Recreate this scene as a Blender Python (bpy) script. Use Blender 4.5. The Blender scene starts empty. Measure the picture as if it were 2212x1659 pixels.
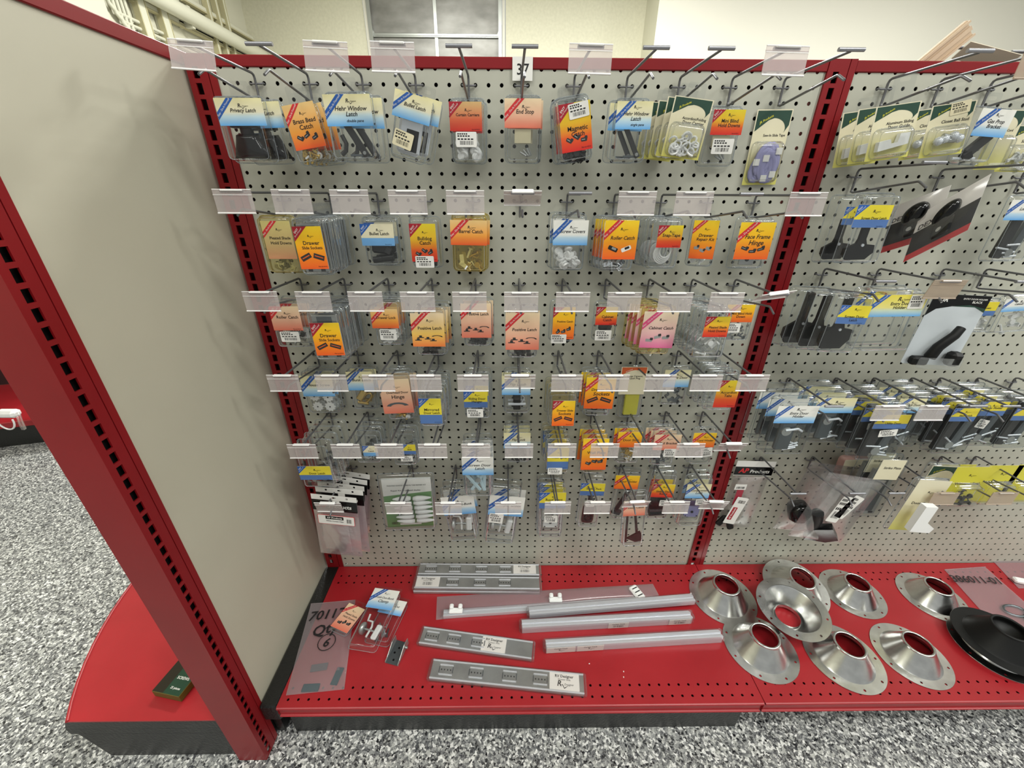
import bpy, math, random
from mathutils import Vector, Matrix
R = math.radians
I = 0.0254
sc = bpy.context.scene
COL = sc.collection
random.seed(7)

# ------------------------------------------------------------------ camera
FPX, W, H = 857.572, 2212.0, 1659.0
CP = Vector((0.51853, -0.94595, 1.31225))
TH, YA, RO = 0.453903, 0.013347, 0.00541
_f = Vector((math.sin(YA) * math.cos(TH), math.cos(YA) * math.cos(TH), -math.sin(TH)))
_r = Vector((math.cos(YA), -math.sin(YA), 0))
_u = _r.cross(_f)
CR = _r * math.cos(RO) + _u * math.sin(RO)
CU = -_r * math.sin(RO) + _u * math.cos(RO)
cam = bpy.data.cameras.new('camera')
cam.lens = FPX / W * 36.0
cam.sensor_width = 36.0
cam.clip_start = 0.02
co = bpy.data.objects.new('camera', cam)
COL.objects.link(co)
co.matrix_world = Matrix(((CR.x, CU.x, -_f.x, CP.x), (CR.y, CU.y, -_f.y, CP.y), (CR.z, CU.z, -_f.z, CP.z), (0, 0, 0, 1)))
sc.camera = co

# ------------------------------------------------------------------ light
sc.view_settings.view_transform = 'Standard'
sc.view_settings.look = 'None'
sc.view_settings.gamma = 1
sc.view_settings.exposure = 0.0
wd = bpy.data.worlds.new('store_air')
sc.world = wd
wd.use_nodes = True
wd.node_tree.nodes['Background'].inputs[0].default_value = (0.97, 1.0, 0.97, 1)
wd.node_tree.nodes['Background'].inputs[1].default_value = 0.42
sc.cycles.transparent_max_bounces = 48
sc.cycles.max_bounces = 8
sc.cycles.diffuse_bounces = 3
sc.cycles.glossy_bounces = 3
sc.cycles.transmission_bounces = 4


def area(name, loc, sx, sy, power, rot=(0, 0, 0), col=(.99, 1.0, .955)):
    l = bpy.data.lights.new(name, 'AREA')
    l.shape = 'RECTANGLE'
    l.size, l.size_y = sx, sy
    l.energy = power
    l.color = col
    o = bpy.data.objects.new(name, l)
    o.location = loc
    o.rotation_euler = rot
    COL.objects.link(o)


for (lx, ly, p) in ((-0.6, -1.5, 30), (2.1, -1.5, 44), (0.7, -3.2, 36), (3.6, -2.6, 72), (4.9, -0.9, 72), (-2.6, -2.4, 40)):
    area('ceiling_light', (lx, ly, 3.75), 1.2, 0.35, p)
for (lx, ly, p) in ((-0.4, 3.7, 215), (2.0, 3.7, 165), (5.4, 3.0, 205)):  # unseen lamps added to brighten the wall behind the shelving
    area('ceiling_light', (lx, ly, 4.1), 1.2, 0.6, p)


def ray(u, v):
    return _f + CR * ((u - W / 2) / FPX) - CU * ((v - H / 2) / FPX)


def P(u, v, x=None, y=None, z=None):
    """point on the photograph's line of sight that lies on a real plane x, y or z of the shop"""
    d = ray(u, v)
    t = (x - CP.x) / d.x if x is not None else (y - CP.y) / d.y if y is not None else (z - CP.z) / d.z
    return CP + d * t


def ZR(n):
    return 1.495 - n * I


# ------------------------------------------------------------------ materials
def srgb(c):
    return tuple(((v / 255) / 12.92 if v <= 10 else (((v / 255) + .055) / 1.055) ** 2.4) for v in c) + (1.0,)


MATS = {}


def mat(name, col, rough=.5, metal=0.0, spec=.5, bump=None, coat=0.0):
    if name in MATS:
        return MATS[name]
    m = bpy.data.materials.new(name)
    m.use_nodes = True
    b = m.node_tree.nodes['Principled BSDF']
    b.inputs['Base Color'].default_value = srgb(col)
    b.inputs['Roughness'].default_value = rough
    b.inputs['Metallic'].default_value = metal
    b.inputs['Specular IOR Level'].default_value = spec
    b.inputs['Coat Weight'].default_value = coat
    if bump:
        nt = m.node_tree
        tc = nt.nodes.new('ShaderNodeTexCoord')
        n = nt.nodes.new('ShaderNodeTexNoise')
        n.inputs['Scale'].default_value = bump[0]
        n.inputs['Detail'].default_value = 4
        nt.links.new(tc.outputs['Object'], n.inputs['Vector'])
        bp = nt.nodes.new('ShaderNodeBump')
        bp.inputs['Strength'].default_value = bump[1]
        bp.inputs['Distance'].default_value = bump[2]
        nt.links.new(n.outputs['Fac'], bp.inputs['Height'])
        nt.links.new(bp.outputs['Normal'], b.inputs['Normal'])
    MATS[name] = m
    return m


def mottled(name, c1, c2, scale, rough, spec=.5, metal=0.0, stretch=(1, 1, 1)):
    if name in MATS:
        return MATS[name]
    m = mat(name, c1, rough, metal, spec)
    nt = m.node_tree
    b = nt.nodes['Principled BSDF']
    tc = nt.nodes.new('ShaderNodeTexCoord')
    mp = nt.nodes.new('ShaderNodeMapping')
    mp.inputs['Scale'].default_value = stretch
    n = nt.nodes.new('ShaderNodeTexNoise')
    n.inputs['Scale'].default_value = scale
    n.inputs['Detail'].default_value = 6
    rp = nt.nodes.new('ShaderNodeValToRGB')
    rp.color_ramp.elements[0].position = .3
    rp.color_ramp.elements[1].position = .7
    rp.color_ramp.elements[0].color = srgb(c1)
    rp.color_ramp.elements[1].color = srgb(c2)
    L = nt.links.new
    L(tc.outputs['Object'], mp.inputs['Vector'])
    L(mp.outputs['Vector'], n.inputs['Vector'])
    L(n.outputs['Fac'], rp.inputs['Fac'])
    L(rp.outputs['Color'], b.inputs['Base Color'])
    return m


def grad(name, stops):
    """printed card colour running from bottom (0) to top (1) of the card, read from the mesh attribute"""
    if name in MATS:
        return MATS[name]
    m = mat(name, (200, 200, 200), .42)
    nt = m.node_tree
    a = nt.nodes.new('ShaderNodeAttribute')
    a.attribute_name = 'grad'
    rp = nt.nodes.new('ShaderNodeValToRGB')
    els = rp.color_ramp.elements
    while len(els) < len(stops):
        els.new(.5)
    for e, (p, c) in zip(els, stops):
        e.position = p
        e.color = srgb(c)
    nt.links.new(a.outputs['Fac'], rp.inputs['Fac'])
    nt.links.new(rp.outputs['Color'], nt.nodes['Principled BSDF'].inputs['Base Color'])
    return m


def clear(name, tint, milk, gloss=.07, rough=.12, bump=None, milkcol=(235, 235, 235), top=.5):
    """thin clear plastic: see-through with a milky share and a mirror share that grows at grazing angles"""
    if name in MATS:
        return MATS[name]
    m = bpy.data.materials.new(name)
    m.use_nodes = True
    nt = m.node_tree
    N = nt.nodes
    L = nt.links.new
    N.clear()
    out = N.new('ShaderNodeOutputMaterial')
    tr = N.new('ShaderNodeBsdfTransparent')
    tr.inputs[0].default_value = srgb(tint)
    df = N.new('ShaderNodeBsdfDiffuse')
    df.inputs[0].default_value = srgb(milkcol)
    gl = N.new('ShaderNodeBsdfGlossy')
    gl.inputs['Roughness'].default_value = rough
    gl.inputs[0].default_value = (1, 1, 1, 1)
    m1 = N.new('ShaderNodeMixShader')
    m1.inputs[0].default_value = milk
    L(tr.outputs[0], m1.inputs[1])
    L(df.outputs[0], m1.inputs[2])
    lw = N.new('ShaderNodeLayerWeight')
    lw.inputs['Blend'].default_value = .25
    mr = N.new('ShaderNodeMapRange')
    mr.inputs['To Min'].default_value = gloss
    mr.inputs['To Max'].default_value = top
    L(lw.outputs['Fresnel'], mr.inputs['Value'])
    m2 = N.new('ShaderNodeMixShader')
    L(mr.outputs[0], m2.inputs[0])
    L(m1.outputs[0], m2.inputs[1])
    L(gl.outputs[0], m2.inputs[2])
    L(m2.outputs[0], out.inputs[0])
    if bump:
        tc = N.new('ShaderNodeTexCoord')
        n = N.new('ShaderNodeTexNoise')
        n.inputs['Scale'].default_value = bump[0]
        n.inputs['Detail'].default_value = 3
        L(tc.outputs['Object'], n.inputs['Vector'])
        bp = N.new('ShaderNodeBump')
        bp.inputs['Strength'].default_value = bump[1]
        bp.inputs['Distance'].default_value = .004
        L(n.outputs['Fac'], bp.inputs['Height'])
        L(bp.outputs[0], gl.inputs['Normal'])
        L(bp.outputs[0], lw.inputs['Normal'])
    MATS[name] = m
    return m


RED = mottled('red_enamel', (126, 17, 23), (134, 20, 26), 9, .38, .35)
REDD = mottled('red_enamel_deck', (150, 26, 33), (162, 32, 39), 7, .36)
BEIGE = mottled('beige_enamel', (178, 177, 163), (186, 185, 171), 5, .42)
BEIGE2 = mottled('beige_enamel_lit', (186, 181, 162), (193, 188, 169), 3, .42)  # same paint as the pegboard, lightened to stand for light on the divider
CAVITY = mat('cavity_shade', (14, 12, 11), .8)  # near-black colour stands for the shade inside holes, slots and hollows
BLACK = mat('black_plastic', (22, 23, 22), .38, bump=(160, .35, .004))
BLACKG = mat('black_gloss', (9, 9, 10), .14, 0, .4)
BLACKM = mat('black_rubber', (15, 15, 15), .5, 0, .3)
STEEL = mat('zinc_wire', (116, 116, 119), .42, .65)
TBAR = mat('bright_wire', (150, 150, 155), .34, .7)
ZINC = mottled('zinc_sheet', (158, 160, 158), (180, 182, 180), 22, .3, metal=.65)
ZINCD = mat('zinc_dark', (110, 116, 120), .35, .9)
ALU = mottled('spun_aluminium', (196, 196, 194), (220, 220, 217), 30, .24, metal=1.0)
ALUB = mat('bright_track', (226, 230, 236), .25, .4)  # less metallic; pale base colour stands in for the reflected ceiling
BRASS = mat('brass', (206, 176, 104), .25, .85)
WHITE = mat('white_plastic', (238, 238, 236), .4)
PAPER = mat('white_paper', (234, 232, 226), .6)
CREAMP = mat('cream_paper', (222, 212, 178), .6)
INK = mat('black_ink', (24, 20, 22), .6)
BLUEINK = mat('blue_ribbon', (34, 88, 166), .45)
REDINK = mat('red_ribbon', (205, 40, 45), .45)
MAROON = mat('maroon_corner', (165, 22, 40), .45)
PINKR = mat('pink_ribbon', (214, 70, 120), .45)
BLUEBAND = mat('blue_band', (78, 112, 168), .45)
LBLUEBAND = mat('light_blue_band', (110, 165, 215), .45)
GREENINK = mat('dark_green_ink', (32, 66, 52), .45)
ORANGEINK = mat('orange_ink', (205, 90, 35), .45)
LAV = mat('lavender_tape', (150, 148, 190), .6)
DARKMETAL = mat('dark_metal', (62, 62, 62), .38, .5)
MAROONP = mat('brown_plastic', (62, 26, 24), .35)
PALEBLUE = mat('pale_blue_plastic', (190, 212, 220), .4)
YELLOWP = mat('yellow_pad', (222, 214, 52), .55)
CLEAR = clear('clear_shell', (246, 247, 247), .012, .03, .06)
DIM = clear('clear_shell_low_shine', (240, 242, 242), .006, .015, .16, top=.2)  # same plastic as the clear shell, shine held back to keep tops dark
EDGED = clear('clear_edge_low_shine', (205, 210, 214), .12, .03, .2, milkcol=(200, 206, 210), top=.25)
BAGZ = clear('zip_bag_clear', (240, 238, 238), .035, .02, .2, bump=(16, .25), top=.25)
EDGE = clear('clear_edge_shine', (212, 218, 222), .2, .06, .1, milkcol=(226, 232, 236))  # milky rim colour stands in for highlights along the shell edges
YEDGE = clear('yellowed_edge_shine', (214, 200, 130), .35, .10, .1, milkcol=(226, 208, 130))
CLEARP = clear('clear_flat', (243, 244, 244), .015, .03, .1)
PCLEAR = clear('pale_cream_shell', (244, 240, 222), .04, .03, .1, milkcol=(232, 226, 200))
YCLEAR = clear('yellowed_shell', (240, 232, 186), .06, .045, .1, milkcol=(225, 212, 140))
FROST = clear('frosted_holder', (244, 240, 240), .27, .05, .25, milkcol=(238, 230, 227))
FROSTB = clear('frosted_tan', (228, 214, 196), .5, .06, .35, milkcol=(206, 188, 168))
HOLDWHITE = mat('holder_lip_and_shine', (246, 244, 242), .3)
BAG = clear('poly_bag', (242, 236, 238), .14, .04, .16, bump=(14, .35), milkcol=(232, 218, 222), top=.35)
BAGC = clear('poly_bag_clear', (246, 244, 244), .035, .035, .14, bump=(14, .3), top=.35)
TAN = mat('pale_wood', (202, 178, 150), .55, bump=(60, .2, .002))
FOAMG = mat('grey_foam', (78, 88, 92), .8)

GR = {
    'blue': grad('print_cream_blue', [(0, (90, 165, 225)), (.34, (190, 214, 222)), (.5, (226, 220, 190)), (1, (228, 220, 168))]),
    'white': grad('print_white_blue', [(0, (88, 160, 222)), (.3, (180, 208, 226)), (.42, (228, 228, 222)), (1, (232, 230, 222))]),
    'yellowblue': grad('print_yellow_blue', [(0, (90, 165, 225)), (.3, (200, 214, 190)), (.42, (226, 216, 130)), (1, (224, 208, 70))]),
    'orange': grad('print_yellow_orange', [(0, (238, 92, 28)), (.28, (242, 130, 22)), (.66, (244, 184, 20)), (1, (242, 204, 36))]),
    'orange2': grad('print_peach_orange', [(0, (234, 88, 36)), (.4, (238, 158, 62)), (1, (232, 196, 130))]),
    'red': grad('print_yellow_red', [(0, (206, 30, 26)), (.3, (220, 84, 28)), (.6, (224, 176, 34)), (1, (222, 200, 40))]),
    'tan': grad('print_tan_red', [(0, (196, 40, 30)), (.4, (206, 96, 62)), (1, (214, 178, 120))]),
    'pink': grad('print_peach', [(0, (226, 116, 92)), (.45, (230, 178, 148)), (1, (232, 208, 170))]),
    'rose': grad('print_rose', [(0, (226, 104, 156)), (.4, (230, 180, 178)), (1, (234, 216, 184))]),
    'peachy': grad('print_latch', [(0, (238, 124, 60)), (.4, (240, 196, 96)), (1, (238, 214, 176))]),
    'cream': grad('print_cream', [(0, (214, 208, 104)), (.3, (218, 210, 150)), (.5, (222, 214, 180)), (1, (224, 216, 188))]),
    'plain': grad('print_plain_cream', [(0, (222, 214, 184)), (1, (222, 214, 184))]),
    'yb': grad('print_yellow', [(0, (222, 204, 50)), (1, (222, 204, 50))]),
    'cb': grad('print_palecream', [(0, (226, 218, 186)), (1, (226, 218, 186))]),
    'faded': grad('print_faded', [(0, (214, 150, 110)), (.4, (206, 178, 120)), (1, (204, 190, 120))]),
    'black': grad('print_black', [(0, (30, 30, 30)), (1, (30, 30, 30))]),
    'yellow': grad('print_yellow_card', [(0, (214, 204, 40)), (1, (206, 198, 60))]),
}


# ------------------------------------------------------------------ mesh builder
class MB:
    def __init__(s):
        s.v, s.f, s.m, s.sm, s.g, s.mats = [], [], [], [], {}, []

    def mi(s, m):
        if m not in s.mats:
            s.mats.append(m)
        return s.mats.index(m)

    def add(s, vs, fs, m, smooth=False, M=None, g=None):
        o = len(s.v)
        for k, v in enumerate(vs):
            v = Vector(v)
            s.v.append(M @ v if M is not None else v)
            if g:
                s.g[o + k] = g[k]
        i = s.mi(m)
        for f in fs:
            s.f.append([o + a for a in f])
            s.m.append(i)
            s.sm.append(smooth)

    def box(s, c, d, m, M=None, bev=0.0):
        x, y, z = d[0] / 2, d[1] / 2, d[2] / 2
        T = Matrix.Translation(c)
        if M is not None:
            T = M @ T
        if bev:
            b = bev
            vs, fs = [], []
            for sx in (-1, 1):
                for sy in (-1, 1):
                    for sz in (-1, 1):
                        vs += [(sx * (x - b), sy * (y - b), sz * z), (sx * (x - b), sy * y, sz * (z - b)), (sx * x, sy * (y - b), sz * (z - b))]
            def k(sx, sy, sz, t):
                return ((sx > 0) * 4 + (sy > 0) * 2 + (sz > 0)) * 3 + t
            for a in (-1, 1):
                fs.append([k(-1, -1, a, 0), k(1, -1, a, 0), k(1, 1, a, 0), k(-1, 1, a, 0)][::a])
                fs.append([k(-1, a, -1, 1), k(-1, a, 1, 1), k(1, a, 1, 1), k(1, a, -1, 1)][::a])
                fs.append([k(a, -1, -1, 2), k(a, 1, -1, 2), k(a, 1, 1, 2), k(a, -1, 1, 2)][::a])
                for c2 in (-1, 1):
                    fs.append([k(-1, a, c2, 0), k(1, a, c2, 0), k(1, a, c2, 1), k(-1, a, c2, 1)])
                    fs.append([k(a, -1, c2, 0), k(a, 1, c2, 0), k(a, 1, c2, 2), k(a, -1, c2, 2)])
                    fs.append([k(a, c2, -1, 1), k(a, c2, 1, 1), k(a, c2, 1, 2), k(a, c2, -1, 2)])
                    for c3 in (-1, 1):
                        fs.append([k(a, c2, c3, 0), k(a, c2, c3, 1), k(a, c2, c3, 2)])
            s.add(vs, fs, m, M=T)
            return
        vs = [(a, b_, c_) for a in (-x, x) for b_ in (-y, y) for c_ in (-z, z)]
        s.add(vs, [(0, 1, 3, 2), (4, 6, 7, 5), (0, 4, 5, 1), (2, 3, 7, 6), (0, 2, 6, 4), (1, 5, 7, 3)], m, M=T)

    def tube(s, pts, r, m, seg=8, closed=False, M=None):
        pts = [Vector(p) for p in pts]
        n = len(pts)
        vs, fs = [], []
        up = None
        for i, p in enumerate(pts):
            a = pts[(i - 1) % n] if (i or closed) else p
            b = pts[(i + 1) % n] if (i < n - 1 or closed) else p
            t = (b - a).normalized()
            if up is None:
                up = t.orthogonal().normalized()
            up = (up - t * up.dot(t))
            up = up.normalized() if up.length > 1e-6 else t.orthogonal().normalized()
            q = t.cross(up)
            rr = r[i] if isinstance(r, (list, tuple)) else r
            for j in range(seg):
                an = 2 * math.pi * j / seg
                vs.append(p + up * (rr * math.cos(an)) + q * (rr * math.sin(an)))
        for i in range(n if closed else n - 1):
            for j in range(seg):
                k = (i + 1) % n
                fs.append((i * seg + j, i * seg + (j + 1) % seg, k * seg + (j + 1) % seg, k * seg + j))
        s.add(vs, fs, m, True, M)
        if not closed:
            s.add(vs[:seg], [list(range(seg))[::-1]], m, False, M)
            s.add(vs[-seg:], [list(range(seg))], m, False, M)

    def cyl(s, c, r, h, m, seg=20, M=None, r2=None, ax='z'):
        r2 = r if r2 is None else r2
        T = Matrix.Translation(c)
        if ax == 'y':
            T = T @ Matrix.Rotation(R(90), 4, 'X')
        if ax == 'x':
            T = T @ Matrix.Rotation(R(90), 4, 'Y')
        if M is not None:
            T = M @ T
        vs = [(r * math.cos(2 * math.pi * j / seg), r * math.sin(2 * math.pi * j / seg), -h / 2) for j in range(seg)]
        vs += [(r2 * math.cos(2 * math.pi * j / seg), r2 * math.sin(2 * math.pi * j / seg), h / 2) for j in range(seg)]
        s.add(vs, [(j, (j + 1) % seg, seg + (j + 1) % seg, seg + j) for j in range(seg)], m, True, T)
        s.add(vs[:seg], [list(range(seg))[::-1]], m, False, T)
        s.add(vs[seg:], [list(range(seg))], m, False, T)

    def prism(s, pts, y0, y1, m, M=None):
        """outline in x,z extruded from y0 (front) to y1 (back)"""
        n = len(pts)
        vs = [(p[0], y0, p[1]) for p in pts] + [(p[0], y1, p[1]) for p in pts]
        fs = [list(range(n)), list(range(n, 2 * n))[::-1]] + [(i, n + i, n + (i + 1) % n, (i + 1) % n) for i in range(n)]
        s.add(vs, fs, m, M=M)

    def flat(s, pts, y, m, M=None, g=None):
        s.add([(p[0], y, p[1]) for p in pts], [list(range(len(pts)))], m, M=M, g=g)

    def lathe(s, prof, m, seg=48, M=None):
        n = len(prof)
        vs, fs = [], []
        for j in range(seg):
            a = 2 * math.pi * j / seg
            for (r, z) in prof:
                vs.append((r * math.cos(a), r * math.sin(a), z))
        for j in range(seg):
            k = (j + 1) % seg
            for i in range(n - 1):
                fs.append((j * n + i, k * n + i, k * n + i + 1, j * n + i + 1))
        s.add(vs, fs, m, True, M)

    def mesh(s, name):
        me = bpy.data.meshes.new(name)
        me.from_pydata([tuple(v) for v in s.v], [], s.f)
        for m in s.mats:
            me.materials.append(m)
        me.polygons.foreach_set('material_index', s.m)
        me.polygons.foreach_set('use_smooth', s.sm)
        if s.g:
            at = me.attributes.new('grad', 'FLOAT', 'POINT')
            at.data.foreach_set('value', [s.g.get(i, 0.0) for i in range(len(s.v))])
        me.update()
        return me

    def build(s, name, parent=None, label=None, loc=None, rot=None):
        o = bpy.data.objects.new(name, s.mesh(name))
        COL.objects.link(o)
        if parent:
            o.parent = parent
        if label:
            o['label'] = label
        if loc is not None:
            o.location = loc
        if rot is not None:
            o.rotation_euler = rot
        return o


def link_mesh(name, me, parent, label=None):
    o = bpy.data.objects.new(name, me)
    COL.objects.link(o)
    o.parent = parent
    if label:
        o['label'] = label
    return o


def thing(name, label, cat, loc=(0, 0, 0), rot=(0, 0, 0), group=None):
    o = bpy.data.objects.new(name, None)
    o.empty_display_size = .02
    COL.objects.link(o)
    o.location = loc
    o.rotation_euler = rot
    o['label'] = label
    o['category'] = cat
    if group:
        o['group'] = group
    return o


def tag(o, label, cat, group=None):
    o['label'] = label
    o['category'] = cat
    if group:
        o['group'] = group
    return o


def struct(o):
    o['kind'] = 'structure'
    return o


def rrect(w, h, r, n=4, cx=0, cz=0):
    pts = []
    for (sx, sz, a0) in ((1, 1, 0), (-1, 1, 90), (-1, -1, 180), (1, -1, 270)):
        for k in range(n + 1):
            a = R(a0 + 90 * k / n)
            pts.append((cx + sx * (w / 2 - r) + r * math.cos(a), cz + sz * (h / 2 - r) + r * math.sin(a)))
    return pts


def circ(cx, cz, r, n=16):
    return [(cx + r * math.cos(2 * math.pi * k / n), cz + r * math.sin(2 * math.pi * k / n)) for k in range(n)]


def filled(outlines):
    """flat sheet with holes: triangulated outlines -> verts (x,z), faces"""
    cu = bpy.data.curves.new('outline', 'CURVE')
    cu.dimensions = '2D'
    cu.fill_mode = 'BOTH'
    for pts in outlines:
        sp = cu.splines.new('POLY')
        sp.points.add(len(pts) - 1)
        for p, q in zip(sp.points, pts):
            p.co = (q[0], q[1], 0, 1)
        sp.use_cyclic_u = True
    o = bpy.data.objects.new('outline', cu)
    me = bpy.data.meshes.new_from_object(o)
    vs = [(v.co.x, v.co.y) for v in me.vertices]
    fs = [tuple(p.vertices) for p in me.polygons]
    bpy.data.objects.remove(o)
    bpy.data.curves.remove(cu)
    bpy.data.meshes.remove(me)
    return vs, fs


_TX = {}


def text2d(body, shear=0.0, fat=0.0):
    k = (body, shear, fat)
    if k in _TX:
        return _TX[k]
    cu = bpy.data.curves.new('lettering', 'FONT')
    cu.body = body
    cu.size = 1
    cu.shear = shear
    cu.offset = fat
    cu.align_x = 'CENTER'
    cu.resolution_u = 2
    o = bpy.data.objects.new('lettering', cu)
    me = bpy.data.meshes.new_from_object(o)
    vs = [(v.co.x, v.co.y) for v in me.vertices]
    fs = [tuple(p.vertices) for p in me.polygons]
    bpy.data.objects.remove(o)
    bpy.data.curves.remove(cu)
    bpy.data.meshes.remove(me)
    if vs:
        x0 = min(v[0] for v in vs)
        x1 = max(v[0] for v in vs)
    else:
        x0, x1 = 0, 1
    vs = [(v[0] - (x0 + x1) / 2, v[1]) for v in vs]
    _TX[k] = (vs, fs, x1 - x0)
    return _TX[k]


def put_text(mb, body, cx, cz, width, maxh, m, y, shear=0.0, fat=0.012, rot=0.0, M=None):
    vs, fs, w = text2d(body, shear, fat)
    if not vs:
        return 0
    k = min(width / w, maxh / .72)
    c, s_ = math.cos(rot), math.sin(rot)
    out = []
    for (a, b) in vs:
        a, b = a * k, (b - .33) * k
        out.append((cx + a * c - b * s_, y, cz + a * s_ + b * c))
    mb.add(out, fs, m, M=M)
    return k


def barcode(mb, cx, cz, w, h, y, seed=1, M=None):
    rd = random.Random(seed)
    x = cx - w / 2
    while x < cx + w / 2:
        b = rd.choice((.012, .02, .035)) * w
        mb.flat([(x, cz - h / 2), (x + b, cz - h / 2), (x + b, cz + h / 2), (x, cz + h / 2)], y, INK, M)
        x += b + rd.choice((.015, .03, .045)) * w


def sticker(mb, cx, cz, w, h, y, rot=0.0, seed=1, m=None, M=None):
    T = Matrix.Translation((cx, 0, cz)) @ Matrix.Rotation(rot, 4, 'Y')
    if M is not None:
        T = M @ T
    mb.prism(rrect(w, h, min(w, h) * .08, 2), y - .0002, y, m or PAPER, T)
    yy = y - .00035
    for k, (z, ww) in enumerate(((.36, .5), (.22, .62), (.02, .8))):
        t = h * .045
        n = 5
        for q in range(n):
            x0 = -w * .42 + q * w * ww / n
            mb.flat([(x0, z * h - t), (x0 + w * ww / n * .72, z * h - t), (x0 + w * ww / n * .72, z * h + t), (x0, z * h + t)], yy, INK, T)
    barcode(mb, 0, -h * .22, w * .62, h * .26, yy, seed, T)


def logo(mb, cx, cz, s_, y, M=None):
    put_text(mb, 'R', cx - s_ * .28, cz + s_ * .1, s_ * .5, s_ * .42, INK, y, .2, .02, M=M)
    a = [(-.2, 0), (-.05, -.02), (.12, -.34), (.55, .02), (.12, -.24), (-.02, .06)]
    mb.flat([(cx + p[0] * s_ * .9, cz + p[1] * s_ * .8) for p in a], y, INK, M)
    put_text(mb, 'Designer', cx + s_ * .5, cz + s_ * .05, s_ * .75, s_ * .2, INK, y - .00004, .2, 0, M=M)


# style: (gradient, ribbon kind, ribbon material, solid band material, italic shear)
STY = {
    'blue': ('blue', 'ribbon', BLUEINK, None, .28), 'white': ('white', 'ribbon', BLUEINK, None, .28),
    'yellowblue': ('yellowblue', 'ribbon', BLUEINK, None, 0),
    'orange': ('orange', 'ribbon', REDINK, None, .2), 'orange2': ('orange2', 'ribbon', REDINK, None, .05),
    'pink': ('pink', 'ribbon', REDINK, None, .1), 'rose': ('rose', 'ribbon', PINKR, None, .28),
    'latch': ('peachy', 'ribbon', REDINK, None, 0), 'plainpink': ('pink', None, None, None, 0),
    'red': ('red', 'corner', MAROON, None, 0), 'yo': ('orange', 'corner', MAROON, None, 0), 'tan': ('tan', 'corner', MAROON, None, 0),
    'pinkc': ('pink', 'corner', REDINK, None, 0), 'faded': ('faded', 'ribbon', REDINK, None, 0),
    'yb': ('yb', 'corner', BLUEINK, BLUEBAND, 0), 'cb': ('cb', 'corner', BLUEINK, LBLUEBAND, 0),
    'green': ('cream', 'swoosh', GREENINK, None, 0), 'oswoosh': ('plain', 'swoosh', ORANGEINK, None, 0),
    'orangepic': ('orange', 'ribbon', REDINK, None, 0), 'black': ('black', None, None, None, 0),
    'plain': ('plain', None, None, None, 0), 'cream': ('cream', None, None, None, 0), 'yellow': ('yellow', None, None, None, 0),
}


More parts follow.
